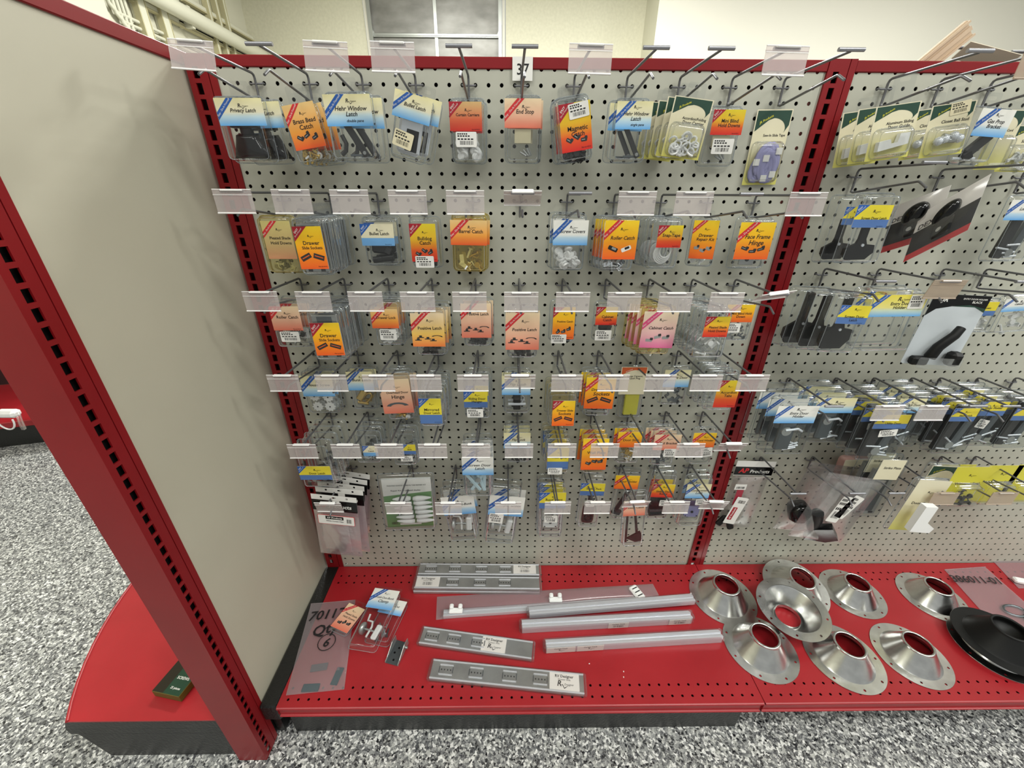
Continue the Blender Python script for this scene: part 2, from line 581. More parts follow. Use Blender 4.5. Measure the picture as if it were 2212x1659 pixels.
def card(mb, w, h, style, lines, y, fine=True, sub=None, pic=None, cx=0, cz=0, tz=None):
    """a printed card: front face at y, printing laid on it"""
    g, rk, rm, band, shear = STY[style]
    T = Matrix.Translation((cx, 0, cz))
    mb.prism(rrect(w, h, .001, 1), y + .0002, y + .0006, PAPER, T)
    mb.add([(-w / 2, y, -h / 2), (w / 2, y, -h / 2), (w / 2, y, h / 2), (-w / 2, y, h / 2)], [(0, 1, 2, 3)], GR[g], M=T, g=[0, 0, 1, 1])
    y1, y2 = y - .00015, y - .0003
    if band:
        f = .36
        mb.flat([(-w / 2, -h / 2), (w / 2, -h / 2), (w / 2, -h / 2 + h * f), (-w / 2, -h / 2 + h * f)], y1, band, T)
    tint = WHITE if style == 'black' else INK
    if rk == 'ribbon':
        s_ = min(w * .56, h * .8)
        b = s_ * .36
        mb.flat([(-w / 2, h / 2 - s_), (-w / 2 + s_, h / 2), (-w / 2 + s_ - b, h / 2), (-w / 2, h / 2 - s_ + b)][::1], y1, rm, T)
        if fine:
            c_ = (s_ - b / 2) / 2
            put_text(mb, 'Easy - Do-It-Yourself', -w / 2 + c_, h / 2 - c_, s_ * 1.12, b * .42, PAPER, y2, .1, 0, R(45), T)
    elif rk == 'corner':
        s_ = min(w, h * 1.1) * .5
        mb.flat([(-w / 2, h / 2 - s_), (-w / 2 + s_, h / 2), (-w / 2, h / 2)], y1, rm, T)
        if fine:
            put_text(mb, 'EASY', -w / 2 + s_ * .25, h / 2 - s_ * .28, s_ * .42, s_ * .16, PAPER, y2, .1, .01, R(45), T)
            put_text(mb, 'Do-It-Yourself', -w / 2 + s_ * .36, h / 2 - s_ * .40, s_ * .8, s_ * .12, PAPER, y2, .1, 0, R(45), T)
    elif rk == 'swoosh':
        hx = min(h, w * 1.9)
        t_ = h / 2
        pts = [(-w * .47, t_ * .97), (w * .47, t_ * .97), (w * .47, t_ - hx * .2), (w * .36, t_ - hx * .3)]
        for k in range(9):
            a = R(90 * k / 8)
            pts.append((w * .02 + w * .36 * math.cos(a), t_ - hx * .26 + hx * .15 * math.sin(a)))
        pts += [(-w * .12, t_ - hx * .135), (-w * .47, t_ - hx * .28)]
        mb.flat(pts, y1, rm, T)
        put_text(mb, 'JR Products', -w * .2, t_ - hx * .125, w * .4, hx * .035, YELLOWP if rm is GREENINK else PAPER, y2, .2, .01, R(28), T)
    n = len(lines)
    if rk != 'swoosh' and style not in ('black', 'plain'):
        logo(mb, w * .05, h * (.27 if (pic or sub or n > 1 or h > w) else .2), w * .17, y2, T)
    z0 = tz if tz is not None else ((.12 if (pic and n > 1) else .06) if rk != 'swoosh' else .02)
    lh = min(w * .155, h * .17)
    if style in ('green', 'oswoosh'):
        lh = w * .085
        z0 = .5 - min(1, w * 1.9 / h) * .33
    for k, t in enumerate(lines):
        put_text(mb, t, w * (.06 if style != 'green' else .12), h * z0 - k * lh * 1.05, w * (.72 if style != 'green' else .62), lh * .85, tint, y2, shear, .014, 0, T)
    if sub:
        put_text(mb, sub, w * .12, -h * .33 if not pic else -h * .12, w * .5, lh * .55, INK, y2, .25, .01, 0, T)
    if pic and h > w * .8:
        rd = random.Random(len(lines[0]) + int(w * 1e4))
        zc = -h * .24
        if pic == 'sockets':
            for sx in (-1, 1):
                q = Matrix.Translation((sx * w * .23, 0, zc + h * .03)) @ Matrix.Rotation(R(18 if sx > 0 else -25), 4, 'Y')
                mb.flat([(-w * .19, -h * .06), (w * .19, -h * .06), (w * .19, h * .06), (-w * .19, h * .06)], y2, DARKMETAL, T @ q)
                mb.flat([(-w * .15, -h * .01), (w * .15, -h * .01), (w * .15, h * .015), (-w * .15, h * .015)], y2 - .0001, ORANGEINK, T @ q)
        elif pic == 'latch':
            for (a, b) in ((-.24, -.02), (-.32, -.11), (-.02, -.07), (.14, -.13)):
                X, Z = a * w, zc + b * h * .9 + h * .06
                mb.flat([(X - w * .1, Z - h * .035), (X + w * .1, Z - h * .035), (X + w * .1, Z - h * .01), (X - w * .1, Z - h * .01)], y2, DARKMETAL, T)
                mb.flat([(X - w * .045, Z - h * .01), (X + w * .045, Z - h * .01), (X + w * .04, Z + h * .04), (X - w * .04, Z + h * .04)], y2, DARKMETAL, T)
            for k in range(6):
                a0, a1 = R(160 - k * 26), R(134 - k * 26)
                mb.flat([(w * .26 + w * .18 * math.cos(t) * q, zc + h * .03 + h * .06 * math.sin(t) * q) for t, q in ((a0, 1), (a1, 1), (a1, .7), (a0, .7))], y2, DARKMETAL, T)
        elif pic == 'door':
            for k in range(7):
                a0, a1 = R(170 - k * 22), R(148 - k * 22)
                mb.flat([(w * .38 * math.cos(t) * q, zc - h * .06 + h * .13 * math.sin(t) * q) for t, q in ((a0, 1), (a1, 1), (a1, .62), (a0, .62))], y2, ZINCD, T)
        elif pic == 'twoparts':
            for sx in (-1, 1):
                q = Matrix.Translation((sx * w * .2, 0, zc + h * .02)) @ Matrix.Rotation(R(-22 * sx), 4, 'Y')
                mb.flat(rrect(w * .3, h * .11, .002, 2), y2, BLACK if sx < 0 else PAPER, T @ q)
                mb.flat(rrect(w * .14, h * .06, .001, 2, w * .03, .001), y2 - .0001, ZINC if sx < 0 else BLACK, T @ q)
        else:
            for k in range(3):
                q = Matrix.Translation(((k - 1) * w * .24, 0, zc + rd.uniform(-.05, .06) * h)) @ Matrix.Rotation(rd.uniform(-.7, .7), 4, 'Y')
                mb.flat(rrect(w * .2, h * .08, .0015, 2), y2, DARKMETAL if pic != 'pale' else ZINC, T @ q)
                mb.flat(rrect(w * .09, h * .07, .0012, 2, w * .07, h * .04), y2 - .0001, DARKMETAL, T @ q)
                mb.flat(rrect(w * .12, h * .018, .0006, 1, -w * .02, 0), y2 - .0002, ZINC, T @ q)
    if rk == 'corner' or style in ('green',):
        put_text(mb, 'Part # H313', w * .3, -h * .44, w * .3, h * .045, INK, y2, 0, .005, 0, T)


# ------------------------------------------------------------------ contents of the packs
def contents(kind, w, h, D, seed):
    """hardware inside a clear pack; box region w x h, centred, y from -D to 0"""
    mb = MB()
    rd = random.Random(seed)
    yc = -D * .5
    Y = Matrix.Translation((0, yc, 0))

    def Rm(x, z, a, dy=0.0):
        return Matrix.Translation((x, yc + dy, z)) @ Matrix.Rotation(a, 4, 'Y')
    if kind == 'knob':
        mb.box((0, yc, h * .34), (w * .7, D * .5, h * .1), DARKMETAL, bev=.001)
        mb.box((0, yc + .002, h * .2), (w * .26, D * .6, h * .2), BLACKG, bev=.002)
        n = 9
        vs, fs = [], []
        for a in range(n):
            for b in range(n):
                u, v = a / (n - 1) * 2 - 1, b / (n - 1) * 2 - 1
                r = max(0, 1 - max(abs(u), abs(v)) ** 4)
                vs.append((u * w * .42 * (1 - .3 * v), -D * (.12 + .8 * r ** .6), v * h * .32 - h * .13))
        for a in range(n - 1):
            for b in range(n - 1):
                q = a * n + b
                fs.append((q, q + n, q + n + 1, q + 1))
        mb.add(vs, fs, BLACKG, True)
    elif kind in ('bar', 'barpair'):
        mb.box((0, 0, 0), (w * .17, .003, h * 1.05), DARKMETAL, Rm(w * .06, 0, R(-30)), .0006)
        mb.cyl((0, -.002, -h * .42), .003, .002, ZINC, 12, Rm(w * .06, 0, R(-30)), ax='y')
        if kind == 'barpair':
            pts = [(-w * .28, 0, h * .1), (-w * .2, 0, -h * .12), (-w * .24, 0, -h * .3), (-w * .36, 0, -h * .4)]
            mb.tube(pts, .004, DARKMETAL, 8, M=Y)
        mb.box((w * .1, yc + .004, -h * .42), (w * .5, .005, h * .06), ZINCD)
    elif kind == 'blackbox':
        mb.box((0, 0, 0), (w * .7, D * .6, h * .42), BLACKG, Rm(0, h * .12, .1), .004)
        mb.cyl((0, 0, 0), h * .14, w * .7, BLACK, 16, Rm(0, -h * .3, -.12), ax='x')
        mb.box((0, -D * .2, 0), (w * .2, .004, h * .3), DARKMETAL, Rm(w * .2, .05 * h, .5), .001)
    elif kind == 'chrome':
        mb.box((0, yc, 0), (w * .8, D * .5, h * .86), ALUB, bev=.005)
        mb.box((w * .1, yc - D * .27, -h * .1), (w * .42, .002, h * .5), BLACKG, bev=.0008)
    elif kind in ('discs', 'rings', 'scallops'):
        n = {'discs': 26, 'rings': 30, 'scallops': 4}[kind]
        r = {'discs': w * .15, 'rings': w * .11, 'scallops': w * .215}[kind]
        for k in range(n):
            x = rd.uniform(-.5, .5) * (w - 2 * r)
            z = -h / 2 + r * .6 + rd.random() ** 1.4 * (h * (.62 if kind != 'scallops' else .9)) * (1 - abs(x) / w * .6)
            M = Matrix.Translation((x, -rd.uniform(.25, .8) * D, z)) @ Matrix.Rotation(rd.uniform(-.9, .9), 4, 'Z') @ Matrix.Rotation(rd.uniform(-.9, .9), 4, 'X')
            if kind == 'discs':
                mb.cyl((0, 0, 0), r, .0028, WHITE, 16, M, r2=r * .8, ax='y')
            elif kind == 'rings':
                mb.tube([(r * math.cos(R(a)), 0, r * math.sin(R(a))) for a in range(0, 360, 30)], r * .28, WHITE, 6, True, M)
            else:
                M = Matrix.Translation(((-.26, .25, -.2, .27, 0)[k] * w, -D * (.55 + .07 * k), (.24, .2, -.24, -.24, -.02)[k] * h))
                pts = [((r * (.86 + .14 * math.cos(R(a * 10)))) * math.cos(R(a)), (r * (.86 + .14 * math.cos(R(a * 10)))) * math.sin(R(a))) for a in range(0, 360, 12)]
                mb.prism(pts, -.0015, .0015, WHITE, M)
                mb.cyl((0, -.0018, 0), r * .13, .0008, INK, 10, M, ax='y')
    elif kind in ('brass', 'steelbits', 'whitebits', 'darkbits', 'mixed'):
        cols = {'brass': (BRASS, BRASS, WHITE), 'steelbits': (ZINC, ZINCD, ALUB), 'whitebits': (WHITE, WHITE, CLEAR), 'darkbits': (BLACK, DARKMETAL, DARKMETAL), 'mixed': (ZINC, DARKMETAL, ALUB)}[kind]
        for k in range(11):
            M = Rm(rd.uniform(-.3, .3) * w, rd.uniform(-.44, .16) * h, rd.uniform(-1.5, 1.5), rd.uniform(-.25, .25) * D)
            m = rd.choice(cols)
            t = k % 4
            if t == 0:
                mb.cyl((0, 0, 0), .0022, w * .34, m, 10, M, ax='x')
                mb.cyl((w * .17, 0, 0), .0045, .0022, m, 12, M, ax='x')
            elif t == 1:
                mb.box((0, 0, 0), (w * .3, .003, .009), m, M, .0008)
                mb.box((w * .13, -.003, .0), (.003, .008, .009), m, M)
            elif t == 2:
                mb.tube([(-w * .14, 0, 0), (-w * .05, -.003, .007), (w * .05, 0, 0), (w * .14, -.002, .004)], .0015, m, 6, M=M)
            else:
                mb.cyl((0, 0, 0), .006, .004, m, 12, M, ax='y')
    elif kind == 'cord':
        for k in range(5):
            rr = .9 - k * .07
            mb.tube([(w * .34 * rr * math.cos(R(a)) + k * .001, -D * (.3 + .1 * k), h * .42 * rr * math.sin(R(a)) + .03 * h * k) for a in range(0, 360, 20)], .0018, WHITE, 6, True)
    elif kind == 'brassring':
        mb.tube([(w * .28 * math.cos(R(a)) + w * .08, yc, h * .16 * math.sin(R(a)) - h * .1 + w * .2 * math.cos(R(a))) for a in range(0, 360, 20)], .003, BRASS, 8, True)
        mb.box((0, 0, 0), (w * .3, .008, h * .5), BRASS, Rm(-w * .12, h * .05, .6), .002)
        mb.cyl((0, 0, 0), .004, w * .5, BRASS, 10, Rm(-w * .1, -h * .3, .2), ax='x')
    elif kind == 'strap':
        mb.box((0, yc, 0), (w * .34, D * .35, h * .86), BLACKM, bev=.002)
        mb.cyl((0, yc - D * .1, -h * .16), .004, w * .8, ALUB, 10, ax='x')
        mb.tube([(w * .2, yc, h * .3), (w * .34, yc, h * .1), (w * .22, yc, -h * .1)], .0015, ALUB, 6)
    elif kind == 'tape':
        for k in range(9):
            a = rd.uniform(-.5, .5)
            M = Rm(rd.uniform(-.16, .16) * w, rd.uniform(-.12, .12) * h, a, rd.uniform(-.2, .2) * D)
            mb.tube([(w * .22 * math.cos(R(t)), 0, h * .36 * math.sin(R(t))) for t in range(0, 360, 24)], .0065, LAV, 6, True, M @ Matrix.Diagonal((1, .35, 1, 1)))
        for (x, z) in ((-.36, .02), (-.05, .12), (.28, -.3), (.0, -.4), (.34, .3)):
            mb.box((x * w, -D * .85, z * h), (.012, .002, .012), PAPER)
    elif kind == 'pin':
        mb.cyl((0, 0, 0), .003, w * .85, ZINC, 12, Rm(0, -h * .2, .04), ax='x')
        mb.cyl((0, 0, 0), .0065, .006, ZINC, 12, Rm(w * .4, -h * .2, .04), ax='x')
        mb.tube([(.009 * math.cos(R(a)) - w * .1, yc, .009 * math.sin(R(a)) + h * .2) for a in range(0, 360, 30)], .0018, DARKMETAL, 6, True)
    elif kind == 'pad':
        mb.box((w * .04, yc, 0), (w * .7, D * .6, h * .92), YELLOWP, bev=.002)
    elif kind == 'wheel':
        M = Rm(0, 0, .12)
        mb.cyl((0, 0, 0), .003, w * .66, ZINC, 12, M, ax='x')
        for s_ in (-1,):
            mb.lathe([(.004, -.004), (.014, -.005), (.016, -.001), (.016, .004), (.008, .007), (.004, .006)], ZINC, 20, M @ Matrix.Translation((-w * .32, 0, 0)) @ Matrix.Rotation(R(90), 4, 'Y'))
        mb.box((w * .3, 0, 0), (.016, D * .6, h * .42), WHITE, M, .003)
        mb.tube([(-w * .36, 0, h * .42), (-w * .3, 0, h * .24), (-w * .08, 0, h * .24), (0, 0, h * .1), (0, 0, -h * .2)], .003, WHITE, 8, M=M)
    elif kind == 'sticks':
        for (x, a) in ((-.2, -.6), (-.02, .55), (.24, .05), (.1, -.3)):
            mb.box((0, 0, 0), (w * .14, .005, h * .8), PALEBLUE, Rm(x * w, 0, a, x * .01), .002)
        mb.cyl((0, -.004, h * .1), .007, .004, ZINC, 14, Y, ax='y')
    elif kind == 'plate':
        mb.prism(rrect(w * .66, w * .62, .005, 3), -.004, 0, LAV if seed % 2 else WHITE, Rm(.0, -h * .08, .03))
        mb.cyl((0, -.005, 0), .004, .002, DARKMETAL, 12, Rm(0, -h * .08, 0), ax='y')
        for sx in (-1, 1):
            for sz in (-1, 1):
                mb.cyl((sx * w * .26, -.005, sz * w * .24), .0018, .002, DARKMETAL, 8, Rm(0, -h * .08, 0), ax='y')
        mb.cyl((-w * .4, yc, -h * .2), .0022, h * .34, ZINC, 8)
    elif kind == 'bottle':
        mb.lathe([(.0, -.5), (.24, -.5), (.27, -.42), (.26, 0), (.18, .14), (.1, .2), (.1, .34), (.15, .36), (.15, .48), (0, .5)], MAROONP, 20, Matrix.Translation((0, yc, 0)) @ Matrix.Diagonal((w * 1.3, D * 1.2, h * .86, 1)))
        mb.tube([(w * .2 * math.cos(R(a)), yc - D * .3, w * .2 * math.sin(R(a)) - h * .28) for a in range(0, 360, 24)], .003, BLACKG, 8, True)
    elif kind == 'tool':
        mb.box((0, 0, 0), (.006, .005, h * .9), MAROONP, Rm(-w * .34, 0, .0), .001)
        mb.box((0, 0, 0), (.007, .005, h * .6), MAROONP, Rm(w * .14, h * .12, -.12), .001)
        mb.prism([(-.024, -.006), (.012, .018), (.016, .012), (.018, -.016), (0, -.02)], -.004, .002, MAROONP, Rm(w * .16, -h * .28, .0))
    elif kind == 'blacktool':
        mb.box((0, 0, 0), (.012, .008, h * .9), BLACK, Rm(-w * .1, 0, .35), .002)
        mb.box((0, 0, 0), (.03, .01, .02), BLACK, Rm(-w * .3, -h * .36, .35), .003)
    elif kind == 'tlatch':
        pts = [(-.10, .5), (.12, .5), (.12, .05), (.2, -.08), (.46, -.10), (.5, -.3), (.42, -.36), (.3, -.48), (-.3, -.5), (-.46, -.36), (-.46, -.2), (-.14, -.06), (-.1, .05)]
        mb.prism([(a * w * .92, b * h * .96) for a, b in pts], -D * .5, -D * .2, BLACKM)
        mb.cyl((0, -D * .52, h * .4), .006, .003, BLACKG, 12, ax='y')
        mb.cyl((w * .05, -D * .52, -h * .1), .003, .003, ALUB, 10, ax='y')
    elif kind == 'holder':
        mb.box((0, yc, -h * .06), (w * .42, D * .5, h * .8), ZINCD, bev=.004)
        mb.cyl((-w * .05, yc - D * .28, h * .1), w * .13, .004, ZINC, 18, ax='y')
        for k in range(4):
            mb.cyl((0, 0, 0), .002, w * .36, ALUB, 8, Rm(rd.uniform(-.3, .3) * w, -h * .42 + k * .006, rd.uniform(-.5, .5), -.004), ax='x')
        mb.tube([(-w * .1, yc - .01, h * .14), (w * .2, yc - .012, h * .2), (w * .34, yc - .01, h * .12)], .003, ALUB, 8)
    elif kind == 'holderdark':
        mb.box((0, 0, 0), (w * .3, D * .6, h * .95), DARKMETAL, Rm(-w * .18, 0, .1), .003)
        mb.box((0, 0, 0), (w * .22, D * .6, h * .9), ZINCD, Rm(w * .22, 0, .14), .003)
        mb.cyl((0, 0, 0), w * .12, .005, ZINC, 18, Rm(0, -h * .34, 0, -D * .3), ax='y')
        for k in range(4):
            mb.cyl((0, 0, 0), .0022, w * .4, ALUB, 8, Rm(rd.uniform(-.3, .3) * w, -h * .42 + k * .008, rd.uniform(-.8, .8), -D * .3), ax='x')
    elif kind == 'guide':
        mb.prism([(-.42, -.3), (.4, -.12), (.4, .3), (.14, .3), (.1, -.02), (-.06, -.06), (-.1, .12), (-.42, .06)], -D * .9, -D * .2, WHITE, Matrix.Diagonal((w, 1, h, 1)))
    elif kind == 'balls':
        for k, (x, z) in enumerate(((-.26, -.02), (.3, .0), (-.1, .04), (.14, .12))):
            mb.lathe([(0.0001, -.0075), (.0053, -.0053), (.0075, 0), (.0053, .0053), (0.0001, .0075)], ALUB, 16, Matrix.Translation((x * w, -D * .7, z * h)))
        mb.cyl((0, 0, 0), .004, w * .4, ZINC, 12, Rm(.02 * w, .1 * h, .3, -D * .2), ax='x')
        mb.cyl((0, 0, 0), .004, w * .3, ZINC, 12, Rm(.05 * w, -.04 * h, .1, -D * .2), ax='x')
    elif kind == 'bracket':
        mb.box((0, 0, 0), (w * .34, D * .5, h * .9), DARKMETAL, Rm(.08 * w, .05 * h, .7), .002)
        mb.box((0, 0, 0), (w * .3, D * .6, h * .34), BLACKM, Rm(-.14 * w, -.34 * h, .9), .002)
        mb.cyl((0, 0, 0), .0025, w * .8, ALUB, 10, Rm(-.2 * w, -.42 * h, -.06), ax='x')
    elif kind == 'hinge':
        mb.box((0, yc, -h * .1), (w * .5, .004, h * .6), ZINC, bev=.001)
        mb.cyl((0, yc - .003, -h * .1), .004, .002, DARKMETAL, 12, ax='y')
        for sx in (-1, 1):
            mb.cyl((sx * w * .36, yc, 0), .006, .006, ZINC, 14, ax='y')
    elif kind == 'screws':
        for k in range(3):
            mb.cyl((0, 0, 0), .002, .014, ZINC, 8, Rm(.02 * w + k * .005, -h * .34 + k * .002, .5 + k * .3, -.004), ax='x')
        mb.box((0, -D * .9, h * .12), (w * .56, .001, h * .36), CREAMP)
    elif kind == 'channel':
        mb.box((0, yc, 0), (w * .86, D * .5, h * .97), ZINC, bev=.001)
        mb.box((0, yc, h * .02), (w * .5, D * .62, h * .86), ZINCD)
        for sx in (-1, 1):
            mb.box((sx * w * .24, yc - D * .27, -h * .44), (w * .16, .001, .005), DARKMETAL)
    return mb.mesh(kind) if mb.v else None


# ------------------------------------------------------------------ clear packs
def shell(mb, w, h, D, m, flat=False):
    r = min(.009, w * .18)
    rings = [(0, 0), (0, -.0012), (.0028, -.0014), (.004, -D + .004), (.0052, -D + .0012), (.0085, -D)] if not flat else [(0, 0), (0, -.0012), (.003, -D), ]
    vs, fs = [], []
    n = None
    for (ins, y) in rings:
        pts = rrect(w - 2 * ins, h - 2 * ins, max(.001, r - ins * .6), 3)
        n = len(pts)
        vs += [(p[0], y, p[1]) for p in pts]
    for k in range(len(rings) - 1):
        for j in range(n):
            fs.append((k * n + j, (k + 1) * n + j, (k + 1) * n + (j + 1) % n, k * n + (j + 1) % n))
    mb.add(vs, fs, m, True)
    mb.add(vs[-n:], [list(range(n))], m)
    e = YEDGE if m is YCLEAR else EDGED if m is DIM else EDGE
    if m in (CLEAR, CLEARP, YCLEAR, DIM, PCLEAR):
        mb.tube([(a, b - .0004, c) for a, b, c in vs[n:2 * n]], .0007, e, 5, True)
        if not flat:
            mb.tube([(a, b, c) for a, b, c in vs[-2 * n:-n]], .00055, e, 5, True)


def hang_tab(mb, w, z0, z1, m):
    """clear hang tab above the shell with a slot for the hook"""
    hh = z1 - z0
    if hh < .004:
        return
    out = rrect(w, hh, min(.004, hh * .3), 2, 0, (z0 + z1) / 2)
    hole = rrect(min(.016, w * .6), .006, .0028, 2, 0, z1 - min(.009, hh * .5))
    vs, fs = filled([out, hole])
    mb.add([(a, -.0006, b) for a, b in vs], fs, m)


ORD = ['front', 'second', 'third', 'fourth', 'fifth', 'sixth', 'seventh', 'eighth', 'ninth', 'tenth']
ROWN = {0: 'top row', 8: 'second row', 15: 'third row', 22: 'fourth row', 29: 'fifth row', 36: 'bottom row'}


def pack(c, row, d, rect, crd, style, lines, cont, desc, short, n=1, s=.02, D=.018, tilt=0, yaw=0, plastic=None, sub=None, pic=None,
         stk=None, extra=None, back=None, dx=0.0, tz=None, creg=None, fine=True, name='blister_pack', cat='blister pack', pitch=0, backcards=True):
    plastic = plastic or CLEAR
    x0, y0, x1, y1 = rect
    xm, ym = (x0 + x1) / 2, (y0 + y1) / 2
    fy = -d
    ctr = P(xm, ym, y=fy)
    w = P(x1, ym, y=fy).x - P(x0, ym, y=fy).x
    h = P(xm, y0, y=fy).z - P(xm, y1, y=fy).z
    lean = R(tilt)
    mb = MB()
    if back is None:
        back = crd is not None and crd == rect
    if back:
        hb = h * .56
        sh = MB()
        shell(sh, w * .9, hb, D, plastic)
        mb.add([(v.x, v.y - .0012, v.z - h / 2 + hb / 2 + h * .03) for v in sh.v], sh.f, plastic, True)
        creg = .06
    else:
        shell(mb, w, h, D, plastic)
    # tab up to the wire of the hook
    zw = ZR(row) - .031 + .018 * min(1, d / .15)
    tabtop = max(h / 2 + .008, (zw + .009 - ctr.z) / math.cos(lean)) if c is not None else 0
    if c is not None and tabtop < .09 + h / 2:
        tb_ = MB()
        hang_tab(tb_, min(.034, w * .55), h / 2 - .003, tabtop, CLEARP)
        tab_me = tb_.mesh('hang_tab') if tb_.v else None
    else:
        tab_me = None
    shell_me = mb.mesh('clamshell')
    card_me = stk_me = None
    if crd or stk:
        cb = MB()
        Y = -.0008 if back else -D - .0008
        if crd:
            cxm, cym = (crd[0] + crd[2]) / 2, (crd[1] + crd[3]) / 2
            cc = P(cxm, cym, y=fy)
            cw = P(crd[2], cym, y=fy).x - P(crd[0], cym, y=fy).x
            chh = P(cxm, crd[1], y=fy).z - P(cxm, crd[3], y=fy).z
            ox, oz = cc.x - ctr.x, cc.z - ctr.z
            ox, oz = ox * math.cos(-lean) + oz * math.sin(-lean), -ox * math.sin(-lean) + oz * math.cos(-lean)
            card(cb, cw, chh, style, lines, Y, fine, sub, pic, ox, oz, tz)
            if extra:
                extra(cb, cw, chh, ox, oz, Y)
        else:
            oz, chh = h * .2, h * .3
        if stk:
            sx0, sy0, sx1, sy1 = stk[:4]
            q = P((sx0 + sx1) / 2, (sy0 + sy1) / 2, y=fy)
            sw = P(sx1, sy0, y=fy).x - P(sx0, sy0, y=fy).x
            shh = P(sx0, sy0, y=fy).z - P(sx0, sy1, y=fy).z
            a, b = q.x - ctr.x, q.z - ctr.z
            a, b = a * math.cos(-lean) + b * math.sin(-lean), -a * math.sin(-lean) + b * math.cos(-lean)
            sb = MB()
            sticker(sb, a, b, sw, shh, Y - .0006, R(stk[4]) if len(stk) > 4 else 0, int(sx0), stk[5] if len(stk) > 5 else None)
            stk_me = sb.mesh('price_sticker')
        if crd:
            card_me = cb.mesh('header_card')
    else:
        oz, chh = h * .3, h * .2
    cont_me = None
    if cont:
        zt = min(h / 2 - .004, (oz - chh / 2 + .012) if crd else h * .4)
        if creg:
            zt = h * creg
        zb = -h / 2 + .005
        if zt - zb > .008:
            cont_me = contents(cont, w - .012, zt - zb, D - .002, int(x0) + 3)
            czz = (zt + zb) / 2
    rd = random.Random(int(x0 * 3 + y0))
    for k in range(n):
        if k == 0:
            lab = desc
        else:
            lab = '%s pack from the front of the %s' % (ORD[k], short)
        jx = 0 if k == 0 else rd.uniform(-.003, .003) + dx * k
        jt = 0 if k == 0 else R(rd.uniform(-1.6, 1.6))
        yb = fy + D + k * s
        if yb > -.003:
            yb = -.003
        o = thing(name, lab, cat, (ctr.x + jx, yb, ctr.z + (0 if k == 0 else rd.uniform(-.001, .002))), (R(pitch), lean * (1 if k < 2 else .6) + jt, R(yaw)),
                  short if n > 1 else None)
        cs = link_mesh('clamshell', shell_me, o)
        if tab_me:
            link_mesh('hang_tab', tab_me, cs)
        if card_me and (k == 0 or backcards):
            hc = link_mesh('header_card', card_me, o)
            if stk_me:
                link_mesh('price_sticker', stk_me, hc)
        elif stk_me and k == 0:
            link_mesh('price_sticker', stk_me, o)
        if cont_me:
            q = link_mesh('contents', cont_me, o)
            q.location = (0, 0, czz)
    return ctr, w, h
# ================================================================== the setting
def quadplane(name, pts, m):
    mb = MB()
    mb.add(pts, [(0, 1, 2, 3)], m)
    return struct(mb.build(name))


def floor_material():
    m = mat('flake_floor', (150, 150, 148), .3)
    nt = m.node_tree
    N, L = nt.nodes, nt.links.new
    b = N['Principled BSDF']
    tc = N.new('ShaderNodeTexCoord')
    cols = []
    nz = N.new('ShaderNodeTexNoise')
    nz.inputs['Scale'].default_value = 160
    L(tc.outputs['Object'], nz.inputs['Vector'])
    mx0 = N.new('ShaderNodeMix')
    mx0.data_type = 'RGBA'
    mx0.blend_type = 'LINEAR_LIGHT'
    mx0.inputs[0].default_value = .004
    L(tc.outputs['Object'], mx0.inputs[6])
    L(nz.outputs['Color'], mx0.inputs[7])
    for sca in (190.0, 330.0):
        v = N.new('ShaderNodeTexVoronoi')
        v.inputs['Scale'].default_value = sca
        v.inputs['Randomness'].default_value = 1
        L(mx0.outputs[2], v.inputs['Vector'])
        sp = N.new('ShaderNodeSeparateColor')
        L(v.outputs['Color'], sp.inputs[0])
        rp = N.new('ShaderNodeValToRGB')
        rp.color_ramp.interpolation = 'CONSTANT'
        st = [(0, (13, 14, 19)), (.16, (66, 67, 71)), (.28, (108, 109, 110)), (.48, (148, 149, 147)), (.68, (186, 186, 181)), (.86, (238, 237, 233))]
        e = rp.color_ramp.elements
        while len(e) < len(st):
            e.new(.5)
        for q, (p, c) in zip(e, st):
            q.position = p
            q.color = srgb(c)
        L(sp.outputs[0], rp.inputs[0])
        cols.append(rp)
    mx = N.new('ShaderNodeMix')
    mx.data_type = 'RGBA'
    mx.inputs[0].default_value = .22
    L(cols[0].outputs[0], mx.inputs[6])
    L(cols[1].outputs[0], mx.inputs[7])
    L(mx.outputs[2], b.inputs['Base Color'])
    return m


quadplane('floor', [(-6, -5, 0), (9, -5, 0), (9, 6.6, 0), (-6, 6.6, 0)], floor_material())
WALLC = mottled('painted_wall', (208, 205, 184), (214, 211, 192), 1.2, .6)
WALLB = mottled('painted_wall_grain', (208, 204, 180), (218, 214, 190), 30, .7)
WALLR = mat('painted_wall_smooth', (220, 216, 202), .6)
CEIL = mat('ceiling_paint', (225, 224, 214), .8)
YB = 6.5
# back wall with its opening for the overhead door
dl, dr = P(797, 60, y=YB).x, P(1085, 60, y=YB).x
xl = P(530, 50, y=YB).x
xc = P(1417, 60, y=YB).x
mb = MB()
for a, b in ((xl, dl - .05), (dr + .05, xc + .3)):
    mb.add([(a, YB, 0), (b, YB, 0), (b, YB, 4.8), (a, YB, 4.8)], [(0, 1, 2, 3)], WALLB)
struct(mb.build('wall_back'))
yr = 5.9
xr = P(1417, 60, y=yr).x
mb = MB()
mb.add([(xr, yr, 0), (9, yr, 0), (9, yr, 4.8), (xr, yr, 4.8)], [(0, 1, 2, 3)], WALLR)
mb.add([(xr, yr, 0), (xr, YB, 0), (xr, YB, 4.8), (xr, yr, 4.8)], [(0, 1, 2, 3)], WALLC)
struct(mb.build('wall_right'))
mb = MB()
mb.add([(xl, -5, 0), (xl, YB, 0), (xl, YB, 4.8), (xl, -5, 4.8)], [(0, 1, 2, 3)], WALLC)
struct(mb.build('wall_left'))
quadplane('ceiling', [(xl, -5, 4.8), (9, -5, 4.8), (9, 6.6, 4.8), (xl, 6.6, 4.8)], CEIL)

